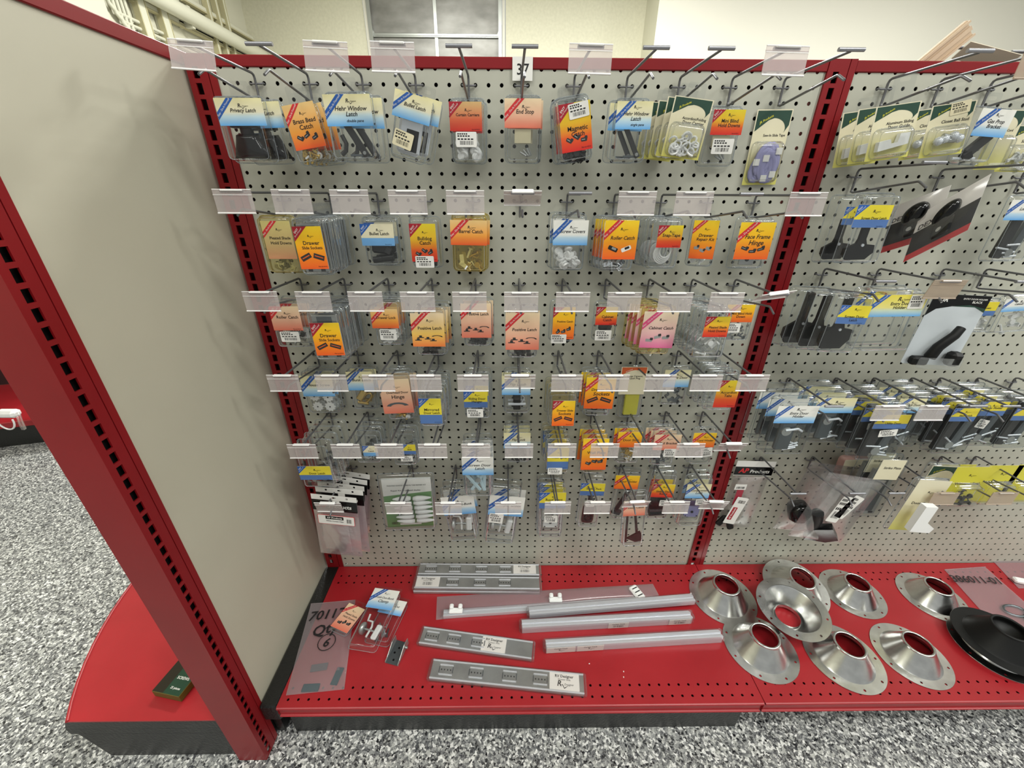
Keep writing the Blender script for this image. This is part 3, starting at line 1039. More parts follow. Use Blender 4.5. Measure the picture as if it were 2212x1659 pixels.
# overhead sectional door
GALV = mottled('galvanised_panel', (110, 108, 102), (150, 148, 142), 2.6, .42, metal=.35, stretch=(1, 1, 2.2))
GALVF = mat('galvanised_frame', (170, 172, 166), .35, .6)
seam = P(940, 73, y=YB).z
door = thing('door_1', 'grey galvanised overhead door behind the shelf', 'door', ((dl + dr) / 2, YB + .05, 0))
del door['label'], door['category']
door['kind'] = 'structure'
mid = (dl + dr) / 2
dw = dr - dl
k0 = -4
for k in range(-4, 3):
    z0 = seam + k * .53
    z1 = z0 + .51
    if z0 < 0 or z1 > 4.7:
        continue
    mb = MB()
    for sx in (-1, 1):
        mb.box((sx * dw / 4, 0, (z0 + z1) / 2), (dw / 2 - .03, .04, z1 - z0), GALV, bev=.004)
    mb.box((0, -.03, (z0 + z1) / 2), (.045, .02, z1 - z0), GALVF)
    mb.box((0, -.035, z0 - .01), (dw, .03, .03), GALVF, bev=.004)
    mb.box((0, -.035, z1 - .012), (dw, .03, .018), GALVF, bev=.004)
    for sx in (-1, 1):
        mb.prism([(sx * dw / 2 - sx * .02, z0 - .1), (sx * dw / 2 - sx * .075, z0), (sx * dw / 2 - sx * .02, z0 + .1), (sx * dw / 2, z0 + .1), (sx * dw / 2, z0 - .1)][::sx], -.06, -.03, GALVF)
    mb.build('door_section', door)
mb = MB()
for sx in (-1, 1):
    mb.box((sx * (dw / 2 + .02), -.04, 2.2), (.038, .07, 4.4), WALLR)
    mb.box((sx * (dw / 2 - .03), -.085, 2.2), (.05, .02, 4.4), GALVF)
mb.build('door_frame', door)

# painted pipes, rails and frames along the left wall
PW = mat('painted_pipe', (212, 210, 190), .5)
mb = MB()
pz = P(460, 62, x=xl + .17).z
mb.tube([(xl + .17, .5, pz), (xl + .17, YB - .02, pz)], .075, PW, 16)
for yy in (2.2, 3.6, 5.0, 6.2):
    mb.box((xl + .08, yy, pz), (.16, .05, .2), PW)
tag(mb.build('wall_pipe'), 'thick cream painted pipe running along the left wall', 'pipe')
EDGET = mat('tan_edge', (192, 184, 146), .6)  # darker tan strips along the edges of the frames
cz = P(330, 92, x=xl + .05).z
cy = P(255, 30, x=xl + .05).y
mb = MB()
for j in range(6):
    zz = cz + .13 - j * .055
    mb.tube([(xl + .05, 6.2, zz), (xl + .05, cy + j * .05, zz), (xl + .05, cy - .12 + j * .05, zz + .1), (xl + .05, cy - .12 + j * .05, 4.4)], .017, PW, 8)
tag(mb.build('wall_conduits'), 'bundle of thin cream conduits below the thick wall pipe', 'conduits')
mb = MB()
for px_ in (308, 352, 452, 470, 486):
    yy = P(px_, 50, x=xl + .05).y
    t_ = .09 if px_ < 400 else .03
    mb.box((xl + .05, yy, 2.4), (.1, t_, 4.8), PW, bev=.008)
    for s_ in (-1, 1):
        mb.box((xl + .07, yy + s_ * (t_ / 2 + .006), 2.4), (.06, .012, 4.8), EDGET)
for (px_, py_) in ((330, 20), (420, 62), (430, 16)):
    q = P(px_, py_, x=xl + .04)
    mb.box((xl + .04, q.y + .9, q.z), (.06, 2.4, .05), PW, bev=.008)
    mb.box((xl + .05, q.y + .9, q.z - .03), (.05, 2.4, .012), EDGET)
struct(mb.build('trim_1'))
mb = MB()
ya, yb_ = P(150, 30, x=xl + .12).y, P(240, 40, x=xl + .12).y
q = P(190, 20, x=xl + .06)
mb.box((xl + .06, (ya + yb_) / 2, q.z), (.12, yb_ - ya, .9), PW, bev=.01)

tag(mb.build('wall_box'), 'large cream painted box on the left wall above the grey panel', 'box')

# ================================================================== perforated boards
def perf_cells(mb, x0, z0, nx, nz, pitch, r, m, depth, plane='xz', y=0.0, seg=12):
    """grid of square cells each with a round punched hole; x0,z0 = centre of first hole"""
    cell = []
    hp = pitch / 2
    for k in range(seg):
        a = 2 * math.pi * k / seg
        c, s_ = math.cos(a), math.sin(a)
        q = hp / max(abs(c), abs(s_))
        cell.append((c * q, s_ * q, c * r, s_ * r))
    # corners need exact squares: use angles at 45 deg included when seg % 8 == 0
    vs, fs = [], []
    for i in range(nx):
        for j in range(nz):
            cx, cz = x0 + i * pitch, z0 + j * pitch
            o = len(vs)
            for (a, b, c, d) in cell:
                if plane == 'xz':
                    vs += [(cx + a, y, cz + b), (cx + c, y, cz + d), (cx + c, y + depth, cz + d)]
                else:
                    vs += [(cx + a, cz + b, y), (cx + c, cz + d, y), (cx + c, cz + d, y - depth)]
            for k in range(seg):
                k2 = (k + 1) % seg
                fs.append((o + 3 * k, o + 3 * k2, o + 3 * k2 + 1, o + 3 * k + 1))
                fs.append((o + 3 * k + 1, o + 3 * k2 + 1, o + 3 * k2 + 2, o + 3 * k + 2))
    mb.add(vs, fs, m)


ZTOP = ZR(-1.0) + .012
ZBOT = ZR(52) - .0127


def pegboard(parent, c0, c1, name='pegboard'):
    mb = MB()
    n = c1 - c0 + 1
    perf_cells(mb, c0 * I, ZR(52), n, 54, I, .0038, BEIGE, .0016, seg=8)
    xa, xb = (c0 - .5) * I, (c1 + .5) * I
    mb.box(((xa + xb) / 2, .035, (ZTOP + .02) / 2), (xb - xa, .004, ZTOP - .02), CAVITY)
    for x in (xa - .006, xb + .006):
        mb.box((x, .003, (ZTOP + ZBOT) / 2), (.012, .003, ZTOP - ZBOT), BEIGE)
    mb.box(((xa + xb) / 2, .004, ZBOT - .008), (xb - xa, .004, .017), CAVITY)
    return mb.build(name, parent)


def upright(parent, xc, z0, z1, name='slotted_upright', w=2.08 * I, dep=.045):
    """slotted steel post, slots facing -y; xc centre"""
    mb = MB()
    xa = -w / 2
    sl = xa + .66 * I
    gr = xa + 1.52 * I
    fy = -.0035
    sw, sh = .0112, .0182
    rows = int((z1 - z0) / I)
    zz = z1 - .02
    vs, fs = [], []

    def q(x0_, x1_, za, zb, y=fy):
        o = len(vs)
        vs.extend([(x0_, y, za), (x1_, y, za), (x1_, y, zb), (x0_, y, zb)])
        fs.append((o, o + 1, o + 2, o + 3))
    q(xa, sl - sw / 2, z0, z1)
    q(sl + sw / 2, gr, z0, z1)
    q(gr + .0016, w / 2, z0, z1)
    cur = z1
    while zz - sh > z0 + .004:
        q(sl - sw / 2, sl + sw / 2, zz, cur)
        cur = zz - sh
        o = len(vs)
        a, b = sl - sw / 2, sl + sw / 2
        vs.extend([(a, fy, zz), (b, fy, zz), (b, fy, cur), (a, fy, cur), (a, fy + .003, zz), (b, fy + .003, zz), (b, fy + .003, cur), (a, fy + .003, cur)])
        fs.extend([(o, o + 1, o + 5, o + 4), (o + 1, o + 2, o + 6, o + 5), (o + 2, o + 3, o + 7, o + 6), (o + 3, o, o + 4, o + 7)])
        zz -= I
    q(sl - sw / 2, sl + sw / 2, z0, cur)
    mb.add(vs, fs, RED)
    # returns of the box section and the groove
    zc, zh = (z0 + z1) / 2, z1 - z0
    for x in (xa, w / 2, gr, gr + .0016):
        mb.add([(x, fy, z0), (x, dep, z0), (x, dep, z1), (x, fy, z1)], [(0, 1, 2, 3)], RED)
    mb.add([(xa, dep, z0), (w / 2, dep, z0), (w / 2, dep, z1), (xa, dep, z1)], [(0, 1, 2, 3)], RED)
    mb.add([(xa, fy, z1), (w / 2, fy, z1), (w / 2, dep, z1), (xa, dep, z1)], [(0, 1, 2, 3)], RED)
    mb.box((0, .02, zc), (w * .8, .002, zh - .01), CAVITY)
    mb.box((gr + .0008, fy + .004, zc), (.0016, .001, zh - .01), CAVITY)
    o = mb.build(name, parent)
    o.location = (xc, 0, 0)
    return o


ZD = 1.495 - 1.3292      # top of the base decks
YF = -.4115              # front edge of the decks


def base_deck(parent, xa, xb, cols0, cols1):
    mb = MB()
    rows_front = [(-.3942, -1.0325), (-.3942 + I, -1.09)]
    r = .0033
    # strips of punched cells, plain sheet between them
    yf1, yf2 = -.3942, -.3942 + I
    yb2, yb1 = -.0656, -.0402
    def strip(ya, yb_, ylist_x0):
        pass
    nx = int((xb - xa - .012) / I)
    x0 = xa + ((xb - xa) - (nx - 1) * I) / 2
    for yy, off in ((yf1, 0), (yf2, 0), (yb2, 0), (yb1, 0)):
        perf_cells(mb, x0 + off, yy, nx, 1, I, r, REDD, .0012, 'xy', ZD, 8)
    xs0, xs1 = x0 - I / 2, x0 + (nx - .5) * I
    def sheet(a, b, c, d):
        mb.add([(a, c, ZD), (b, c, ZD), (b, d, ZD), (a, d, ZD)], [(0, 1, 2, 3)], REDD)
    for (a, b) in ((xa, xs0), (xs1, xb)):
        sheet(a, b, YF, -.004)
    sheet(xs0, xs1, YF, yf1 - I / 2)
    sheet(xs0, xs1, yf2 + I / 2, yb2 - I / 2)
    sheet(xs0, xs1, yb1 + I / 2, -.004)
    if yb1 - yb2 > I + 1e-4:
        sheet(xs0, xs1, yb2 + I / 2, yb1 - I / 2)
    # rolled front edge: rounded nose, set-back face, lower return
    prof = [(YF, ZD), (YF - .0025, ZD - .001), (YF - .0035, ZD - .0035), (YF - .0025, ZD - .006), (YF + .003, ZD - .0065), (YF + .003, ZD - .036),
            (YF - .0005, ZD - .037), (YF - .0015, ZD - .039), (YF, ZD - .0415), (YF + .012, ZD - .0415)]
    vs = []
    for x in (xa + .001, xb - .001):
        vs += [(x, p[0], p[1]) for p in prof]
    n = len(prof)
    mb.add(vs, [(i, n + i, n + i + 1, i + 1) for i in range(n - 1)], REDD)
    for x in (xa, xb):
        mb.add([(x, YF, ZD), (x, -.004, ZD), (x, -.004, ZD - .03), (x, YF, ZD - .034)], [(0, 1, 2, 3)], REDD)
    mb.box(((xa + xb) / 2, -.2, ZD - .012), (xb - xa - .01, .38, .002), CAVITY)
    return mb.build('base_deck', parent)


# ---- first bay
XU0, XU1, XU2 = -2.45 * I, 45.72 * I, 93.7 * I
bay = thing('shelving_bay', 'red pegboard shelving bay between the grey side panel and the slotted post', 'shelving', (22 * I, 0, 0), group='pegboard shelving bays')
bay.location = (0, 0, 0)
pegboard(bay, -1, 44)
upright(bay, XU0, ZBOT - .01, ZR(-1.75))
upright(bay, XU1, ZBOT - .01, ZR(-1.78))


def rail(parent, xa, xb):
    mb = MB()
    z0, z1 = ZR(-.98), ZR(-1.72)
    y0, y1 = -.0025, .03
    mb.box(((xa + xb) / 2, (y0 + y1) / 2, (z0 + z1) / 2), (xb - xa, y1 - y0, z1 - z0), RED, bev=.0015)
    return mb.build('top_rail', parent)


rail(bay, XU0 - 1 * I, XU1 - 1.04 * I)
base_deck(bay, -.0505, XU1 - .001, 0, 0)
mb = MB()
mb.box((.545, YF + .026, (ZD - .035) / 2), (1.19, .006, ZD - .036), BLACK, bev=.001)
mb.build('kick_plate', bay)
# ---- second bay
bay2 = thing('shelving_bay', 'red pegboard shelving bay right of the slotted post, above the metal cones', 'shelving', (0, 0, 0), group='pegboard shelving bays')
pegboard(bay2, 47, 92)
upright(bay2, XU2, ZBOT - .01, ZR(-1.78))
rail(bay2, XU1 + 1.04 * I, XU2 - 1.04 * I)
base_deck(bay2, XU1 + .001, XU2, 0, 0)
mb = MB()
mb.box(((XU1 + XU2) / 2, -.25, (ZD - .035) / 2), (XU2 - XU1, .006, ZD - .036), BLACK)
mb.build('kick_plate', bay2)

# ---- grey divider panel on the left, square to the pegboard
XP = -.097
div = thing('divider_panel_wall', 'tall grey panel wall with red slotted post and red top rail, square to the pegboard', 'divider', (XP, 0, 0))
mb = MB()
zt = 1.495 + .030
mb.add([(0, 0.02, .104), (0, -.405, .104), (0, -.405, zt), (0, 0.02, zt)], [(0, 1, 2, 3)], BEIGE2)
mb.add([(-.004, 0.02, .104), (-.004, -.405, .104), (-.004, -.405, zt), (-.004, 0.02, zt)], [(3, 2, 1, 0)], BEIGE2)
mb.add([(-.06, 0.02, .104), (-.06, -.405, .104), (-.06, -.405, zt), (-.06, 0.02, zt)], [(3, 2, 1, 0)], BEIGE2)
mb.build('side_panel', div)
mb = MB()
mb.box((-.028, -.215, zt + .009), (.066, .47, .022), RED, bev=.0015)
mb.build('top_rail', div)
mb = MB()
mb.box((-.03, -.2, .052), (.052, .41, .104), BLACK, bev=.002)
mb.box((.024, -.2055, ZD - .031), (.044, .409, .06), BLACK, bev=.004)
mb.box((.012, -.2, .06), (.02, .38, .1), BLACK)
mb.build('bottom_trim', div)
# slotted post at its near end (slots face +x)
po = bpy.data.objects.new('holder', None)
u2 = upright(div, 0, 0.002, zt + .022, w=2.05 * I, dep=.066)
bpy.data.objects.remove(po)
u2.rotation_euler = (0, 0, R(90))
u2.location = (-.0015, -.423, 0)

# ---- end unit with the curved red deck beyond the divider
EX0, EY0 = -.165, -.4355
endc = thing('curved_end_shelf', 'low red shelf with rounded edge and black base at lower left', 'shelf', (-.35, -.2, 0))
ZE = ZD
pts3 = [P(144, 1560, z=ZE), P(190, 1419, z=ZE), P(278, 1270, z=ZE)]
pa = [(p.x, p.y) for p in pts3]


def circle3(a, b, c):
    ax, ay = a
    bx, by = b
    cx_, cy_ = c
    d = 2 * (ax * (by - cy_) + bx * (cy_ - ay) + cx_ * (ay - by))
    ux = ((ax * ax + ay * ay) * (by - cy_) + (bx * bx + by * by) * (cy_ - ay) + (cx_ * cx_ + cy_ * cy_) * (ay - by)) / d
    uy = ((ax * ax + ay * ay) * (cx_ - bx) + (bx * bx + by * by) * (ax - cx_) + (cx_ * cx_ + cy_ * cy_) * (bx - ax)) / d
    return ux, uy, math.hypot(ax - ux, ay - uy)


ccx, ccy, cr = circle3(*pa)
arc = []
a0 = math.atan2(pa[0][1] - ccy, pa[0][0] - ccx)
for k in range(33):
    a = a0 - R(3.4) * k
    x, y = ccx + cr * math.cos(a), ccy + cr * math.sin(a)
    if x > -.17 and k > 4:
        break
    arc.append((x, y))
outl = [(-.165, EY0)] + [(pa[0][0], EY0)] + arc[1:]
outl.append((-.165, outl[-1][1]))
ex, ey = -.35, -.2


def slab(name, outline, z0, z1, m, grow=0.0, grow1=None, lab=None):
    mb = MB()
    cx_ = -.2
    g1 = grow if grow1 is None else grow1
    vs = []
    for z, g in ((z0, grow), (z1, g1)):
        for i, (x, y) in enumerate(outline):
            dx_, dy_ = (x - cx_), (y + .0)
            l = math.hypot(dx_, dy_) or 1
            if g > 0:
                g_ = g * max(-.5, 1 - (y - EY0) / .05) if i else 0
            else:
                g_ = g if 0 < i < len(outline) - 1 else 0
            ax = x + dx_ / l * g_
            ay = y + (dy_ / l * g_ if (i > 1 and g < 0) else 0)
            vs.append((ax - ex, ay - ey, z))
    n = len(outline)
    mb.add(vs, [list(range(n)), list(range(n, 2 * n))[::-1]] + [(i, (i + 1) % n, n + (i + 1) % n, n + i) for i in range(n)], m)
    return mb.build(name, endc, lab)


slab('deck', outl, ZE - .004, ZE, REDD)
mb = MB()
rim = [(x - ex, y - ey, ZE) for x, y in [(pa[0][0], EY0)] + arc[1:]]
mb.tube(rim, .004, REDD, 8)
mb.build('rim', endc)
slab('black_band', outl, ZE - .036, ZE - .0045, BLACK, .035, .012)
slab('black_band', outl, ZE - .058, ZE - .0365, BLACK, .03, .035)
slab('kick_base', outl, .0, ZE - .0585, BLACK, -.055, .0)

# green box lying on the end shelf
cb = P(390, 1470, z=ZE)
bx = thing('small_box', 'small dark green and gold box lying on the curved red shelf', 'box', (cb.x + .012, cb.y + .022, ZE + .001), (0, 0, R(-10)))
mb = MB()
OLIVE = mat('olive_gold', (98, 90, 36), .45, .2)
DKG = mat('box_dark_green', (24, 58, 40), .35)
DKB = mat('box_dark_brown', (34, 28, 18), .3)
mb.box((0, 0, .011), (.078, .13, .022), OLIVE, bev=.001)
mb.add([(-.038, -.064, .0222), (-.008, -.064, .0222), (-.008, .064, .0222), (-.038, .064, .0222)], [(0, 1, 2, 3)], DKB)
mb.add([(-.008, -.064, .0222), (.038, -.064, .0222), (.038, .064, .0222), (-.008, .064, .0222)], [(0, 1, 2, 3)], DKG)
for k, (t, yy, hh) in enumerate((('SCREWS', .0, .007), ('25 pieces', -.022, .005))):
    vs, fs, ww = text2d(t, 0, .01)
    kk = min(.034 / ww, hh / .7)
    mb.add([(a * kk + .014, yy - .03 + b * kk, .0224) for a, b in vs], fs, PAPER)
mb.build('carton', bx)

# far gondola seen at the left edge
fg = P(0, 1002, z=0)
far = thing('far_shelf_unit', 'dark red shelf end on a black base at the left edge', 'shelving', (-2.55, 1.15, 0), (0, 0, R(16)))
mb = MB()
mb.box((0, 0, ZD - .018), (1.2, .62, .036), REDD, bev=.004)
mb.build('deck', far)
mb = MB()
mb.box((0, .02, (ZD - .036) / 2), (1.16, .58, ZD - .036), BLACK)
mb.build('kick_base', far)
mb = MB()
mb.box((0, .3, .62), (1.2, .03, .9), mat('dark_back', (40, 12, 14), .6))
mb.build('back_panel', far)
fc = P(22, 900, z=ZD + .06)
mb = MB()
mb.box((0, 0, .02), (.1, .05, .04), WHITE, bev=.012)
mb.tube([(.045 * math.cos(R(a)), -.03, .02 + .06 * math.sin(R(a)) - .02) for a in range(180, 361, 15)], .004, WHITE, 8)
mb.tube([(.05, 0, .02), (.08, -.03, -.01), (.13, -.07, -.03)], .01, BAGC, 8)
tag(mb.build('white_fitting', loc=(fc.x, fc.y, fc.z)), 'white plastic fitting with a loop on the far red shelf', 'fitting')

# tag 37 on the rail
t0 = P(1107, 122, y=-.004)
t1 = P(1150, 175, y=-.004)
mb = MB()
mb.prism(rrect(t1.x - t0.x, t0.z - t1.z, .0006, 1), -.0005, .0, PAPER)
put_text(mb, '37', .001, -.001, (t1.x - t0.x) * .6, .022, INK, -.0008, 0, .01)
tag(mb.build('number_tag', loc=((t0.x + t1.x) / 2, -.0045, (t0.z + t1.z) / 2)), 'white paper tag numbered 37 on the red top rail', 'tag')

# ================================================================== hooks
def hook_parts():
    mb = MB()
    mb.tube([(-.0127, .006, -.001), (-.0127, -.004, -.0005), (-.0105, -.0062, -.002), (.0105, -.0062, -.002), (.0127, -.004, -.0005), (.0127, .006, -.001)], .0017, STEEL, 8)
    back = mb.mesh('back_wire')
    mb = MB()
    L1 = .168
    mb.tube([(0, -.0065, -.031), (0, -.0065, .007), (0, -.0085, .0115), (0, -.013, .0135), (0, -L1, .0148)], .0022, STEEL, 8)
    top = mb.mesh('top_wire')
    mb = MB()
    mb.tube([(-.0205, -L1 - .001, .0165), (.0205, -L1 - .001, .0165)], .0029, TBAR, 10)
    tb = mb.mesh('cross_bar')
    mb = MB()
    mb.tube([(0, -.0065, -.025), (0, -.0075, -.030), (0, -.012, -.0312), (0, -.148, -.0132), (0, -.153, -.0125), (0, -.157, -.0135), (0, -.173, -.0225)], .0021, STEEL, 8)
    low = mb.mesh('lower_wire')
    hold = []
    for k, (mm, lip_shine_m) in enumerate(((FROST, HOLDWHITE), (FROSTB, FROSTB))):
        mb = MB()
        w, h = .067, .038
        mb.box((0, 0, -h / 2), (w, .0012, h), mm)
        mb.box((0, .0005, -.0065), (w, .0016, .0012), mm)
        mb.tube([(-w / 2, -.0008, -h), (w / 2, -.0008, -h)], .0014, lip_shine_m, 6)
        mb.tube([(-w / 2, .0, 0), (w / 2, .0, 0)], .0008, lip_shine_m, 6)
        mb.box((0, .0005, -.001), (.038, .0075, .0032), lip_shine_m, bev=.001)  # white bar added to stand for top light on the cross bar
        mb.box((0, -.001, -.0085), (w, .0006, .0009), lip_shine_m)
        hold.append(mb.mesh('label_holder'))
    return back, top, tb, low, hold


HB, HT, HX, HL, HH = hook_parts()


def hook(c, row, state, label, tip=0.0, hrot=0.0, group='wire display hooks on the pegboard', dx=0.0, tan=0):
    """state: 'holder' or 'bare'"""
    o = thing('display_hook', label, 'hook', (c * I, 0, ZR(row)), (0, 0, R(dx)), group)
    link_mesh('back_wire', HB, o)
    tw = link_mesh('top_wire', HT, o)
    link_mesh('cross_bar', HX, tw)
    link_mesh('lower_wire', HL, o)
    if state == 'holder':
        q = link_mesh('label_holder', HH[tan], tw)
        q.location = (0, -.1715, .0195)
        q.rotation_euler = (R(tip), R(hrot), 0)
    return o


COLS = [1.5 + 4 * k for k in range(11)]
NM = {
    0: ['privacy latch', 'brass bead catch', 'double pane window latch', 'silver bullet latch', 'curtain carrier', 'end stop', 'magnetic catch', 'single pane window latch', 'folding door carrier', 'mini blind hold down', 'slide tape'],
    8: ['yellowed pleated shade', 'eight drawer slide socket', 'black bullet latch', 'bulldog catch', 'barrel catch', None, 'screw cover', 'orange roller catch', 'snap-tape', 'drawer repair kit', 'face frame hinge'],
    15: ['peach roller catch', 'seven drawer slide socket', 'drawer lock', 'yellow positive latch', 'peach positive latch', 'pale positive latch', 'positive catch', 'cabinet catch with white sticker', 'rose cabinet catch', 'clear pleated shade', 'orange blind hold down'],
    22: ['white scalloped disc', 'bunk latch', 'overhead door hinge', 'mirrored door latch', 'sliding door hanger', 'black strap', 'small red socket', 'orange drawer socket', 'yellow pad', 'steel door hardware', 'orange and red tab'],
    29: ['yellow and blue door latch', 'clear hardware', 'yellow tagged', None, 'screen door latch', 'flip lock', 'blue picture card', 'framed orange card', 'door stop', 'ball bracket', 'yellow card white sticker'],
}
ROWK = {0: 'top', 8: 'second', 15: 'third', 22: 'fourth', 29: 'fifth'}
HOLD = {0: {0: (-9, 3), 2: (-6, 2), 3: (-6, 1), 6: (-6, 1), 9: (-6, 1)}, 8: {k: (0, 0) for k in (0, 1, 2, 3, 4, 5, 7, 8, 10)},
        15: {k: (0, 0) for k in range(11)}, 22: {k: (0, 0) for k in range(11)}, 29: {k: (0, 0) for k in range(11)}}
for row in (0, 8, 15, 22, 29):
    for k, c in enumerate(COLS):
        h = HOLD[row].get(k)
        nm = NM[row][k]
        st = 'with frosted holder' if h else 'with bare cross bar'
        hd = ('carrying the %s packs, %s row' % (nm, ROWK[row])) if nm else 'hanging empty in the %s row' % ROWK[row]
        tip, rr = h or (0, 0)
        if row == 8 and k == 5:
            tip = 52
        if row == 15 and k == 10:
            tip, rr = 58, -8
        if row == 22 and k == 5:
            tip = 16
        if row == 29 and k == 10:
            tip = 30
        hook(c, row, 'holder' if h else 'bare', 'wire hook %s %s' % (st, hd), tip, rr)
FC = [2.5, 9.5, 14.5, 20.5, 25.5, 29.5, 33.5, 37.5, 41.5]
FN = ['header card bags', 'white toggle card', 'left roller wheel packs', 'right roller wheel packs', 'lavender plate packs', 'brown bottle pack', 'tilted brown tool pack', 'dark gadget packs', 'white lock plate packs']
for k, c in enumerate(FC):
    hook(c, 36, 'holder', 'wire hook with frosted holder carrying the %s, bottom row' % FN[k], (14, 4, 0, 0, 0, 0, 30, 0, 20)[k], (2, 0, 0, 0, 0, 0, -3, 0, 2)[k])
RB = [(49.5, 0, 'bare', 'sliding door guide cards'), (53.5, 0, 'holder', 'ball stud cards'), (57.5, 0, 'bare', 'gas prop bracket pack'), (61.5, 0, 'bare', 'narrow green card at the right edge'),
      (49.5, 6, 'bare', 'upper screen door latch packs'), (56.5, 6, 'bare', 'two slanted black and red packs'), (63.5, 6, 'bare', 'grey pack at the right edge'),
      (49.5, 14, 'bare', 'three lower screen door latch packs'), (54.5, 14, 'holder', 'yellow entry door holder packs'), (60.5, 14, 'bare', 'large black card with white panel'), (64.5, 14, 'bare', 'small yellow and blue chain pack'),
      (49.5, 25, 'bare', 'front white entry door holder packs'), (54.5, 25, 'holder', 'entry door holder packs behind'), (58.5, 25, 'holder', 'steel packs with yellow and blue card'),
      (62.5, 25, 'bare', 'steel packs with cream card'), (65.5, 25, 'bare', 'steel packs with bright yellow card'), (69.5, 25, 'holder', 'steel packs with white tag'), (73.5, 25, 'bare', 'steel packs at the right edge'),
      (49.5, 35, 'bare', 'black and white header card bag'), (55.5, 35, 'bare', 'zip bags of black fittings'), (59.5, 35, 'bare', 'pink and white boxes'), (64.5, 35, 'holder', 'yellow card with white corner piece'),
      (70.5, 35, 'holder', 'front yellow card packs'), (74.5, 35, 'bare', 'rear yellow card packs')]
RBN = {0: 'top', 6: 'second', 14: 'third', 25: 'fourth', 35: 'bottom'}
for c, row, st, nm in RB:
    hook(c, row, st, 'right bay hook, %s row, above %s' % (RBN[row], nm), 12 if (row, c) == (14, 54.5) else 0, 0, 'wire display hooks in the right bay', tan=1 if c in (53.5, 64.5) or (row == 14) or c == 69.5 or c == 70.5 else 0)
#@@PACKS@@
# ================================================================== packs: first bay
C = COLS


def ex_stamp(cb, cw, ch, ox, oz, Y):
    pass


# ---- top row
pack(C[0], 0, .099, (470, 203, 568, 353), (468, 212, 566, 272), 'blue', ['Privacy Latch'], 'knob', 'pack with blue edged card over a black knob, leftmost in the top row', 'privacy latch packs, top row', 2, .034, .03, -1, 4, dx=.016)
pack(C[1], 0, .075, (620, 222, 696, 355), (623, 224, 692, 322), 'orange2', ['Brass Bead', 'Catch'], 'brass', 'orange brass bead catch pack tilted left in the top row', 'brass bead catch packs, top row', 3, .02, .018, -9, pic='x', dx=.006, creg=-.2)
pack(C[2], 0, .112, (704, 196, 806, 350), (702, 204, 803, 273), 'blue', ['Hehr Window', 'Latch'], 'barpair', 'window latch pack with black bar and curved arm, double pane card, top row', 'double pane window latch packs', 2, .024, .02, -1, 0, sub='double pane', dx=.010)
pack(C[3], 0, .085, (846, 202, 924, 350), (850, 203, 932, 262), 'blue', ['Bullet Latch'], 'chrome', 'silvery bullet latch pack leaning right with a barcode sticker, top row', 'bullet latch packs, top row', 2, .022, .02, 15, 0, stk=(850, 283, 892, 320, 6, CREAMP), dx=.012)
pack(C[4], 0, .05, (972, 210, 1048, 353), (971, 220, 1041, 284), 'tan', ['Curtain Carriers'], 'discs', 'curtain carriers pack with tan to red card and white bits, top row', 'curtain carriers packs, top row', 2, .02, .02, 0, 0, stk=(985, 285, 1030, 318), dx=.004)
pack(C[5], 0, .055, (1091, 204, 1168, 354), (1090, 213, 1169, 277), 'pink', ['End Stop'], 'screws', 'end stop pack with peach card and red ribbon, top row below number 37', 'end stop packs, top row', 2, .02, .018, 0, dx=.004, plastic=CLEAR)
pack(C[6], 0, .09, (1204, 205, 1278, 352), (1210, 222, 1277, 328), 'red', ['Magnetic', 'Catch'], 'darkbits', 'magnetic catch pack, yellow to red card tilted left with sticker, top row', 'magnetic catch packs, top row', 4, .018, .016, -9, pic='x', stk=(1228, 221, 1272, 255, -4), dx=-.002, creg=-.3, tz=-.02)
pack(C[7], 0, .089, (1328, 210, 1404, 352), (1331, 219, 1408, 280), 'blue', ['Hehr Window', 'Latch'], 'bar', 'window latch pack with one slanting black bar, single pane card, top row', 'single pane window latch packs', 2, .024, .02, 0, sub='single pane', dx=-.006)
pack(C[8], 0, .098, (1447, 210, 1532, 343), (1447, 210, 1532, 343), 'green', ['Accordion/Folding', 'Door Carrier'], 'rings', 'front green and cream folding door carrier card with white rings, top row', 'folding door carrier cards, top row', 5, .017, .012, 6, plastic=CLEARP, dx=-.0075, creg=-.05)
pack(C[9], 0, .022, (1520, 228, 1600, 360), (1538, 237, 1606, 292), 'red', ['Mini Blind', 'Hold Downs'], 'screws', 'mini blind hold downs pack with red and yellow card and sticker, top row', 'mini blind packs', 1, .02, .016, 0, stk=(1537, 300, 1583, 333))
pack(C[10], 0, .02, (1628, 236, 1704, 402), (1628, 236, 1704, 402), 'green', ['Sew-In Slide Tape'], 'tape', 'green and yellow card with a coil of lavender slide tape, top row', 'slide tape', 1, .02, .016, -1, plastic=CLEARP, creg=-.02)
# ---- second row
pack(C[0], 8, .071, (563, 468, 640, 594), (572, 478, 634, 560), 'faded', ['Pleated Shade', 'Hold Downs'], 'steelbits', 'yellowed plastic pack with faded orange card, leftmost in the second row', 'faded pleated shade packs', 1, .02, .02, 0, plastic=YCLEAR)
pack(C[1], 8, .146, (636, 474, 708, 598), (641, 490, 702, 582), 'yo', ['Drawer', 'Slide Sockets'], 'channel', 'front drawer slide sockets pack of the long stack in the second row', 'drawer slide sockets stack, second row', 8, .0168, .014, -1, pic='sockets', creg=.42, backcards=False)
pack(C[2], 8, .045, (783, 470, 860, 577), (780, 484, 851, 531), 'cb', ['Bullet Latch'], 'blackbox', 'pack with pale card, solid blue band and black latch, second row', 'black bullet latch packs, second row', 2, .02, .018, 0, dx=.004)
pack(C[3], 8, .05, (884, 470, 952, 582), (887, 484, 943, 566), 'red', ['Bulldog', 'Catch'], 'darkbits', 'bulldog catch pack with yellow and red card, second row', 'bulldog catch packs', 1, .02, .022, 0, pic='x', stk=(898, 553, 938, 578), creg=-.2)
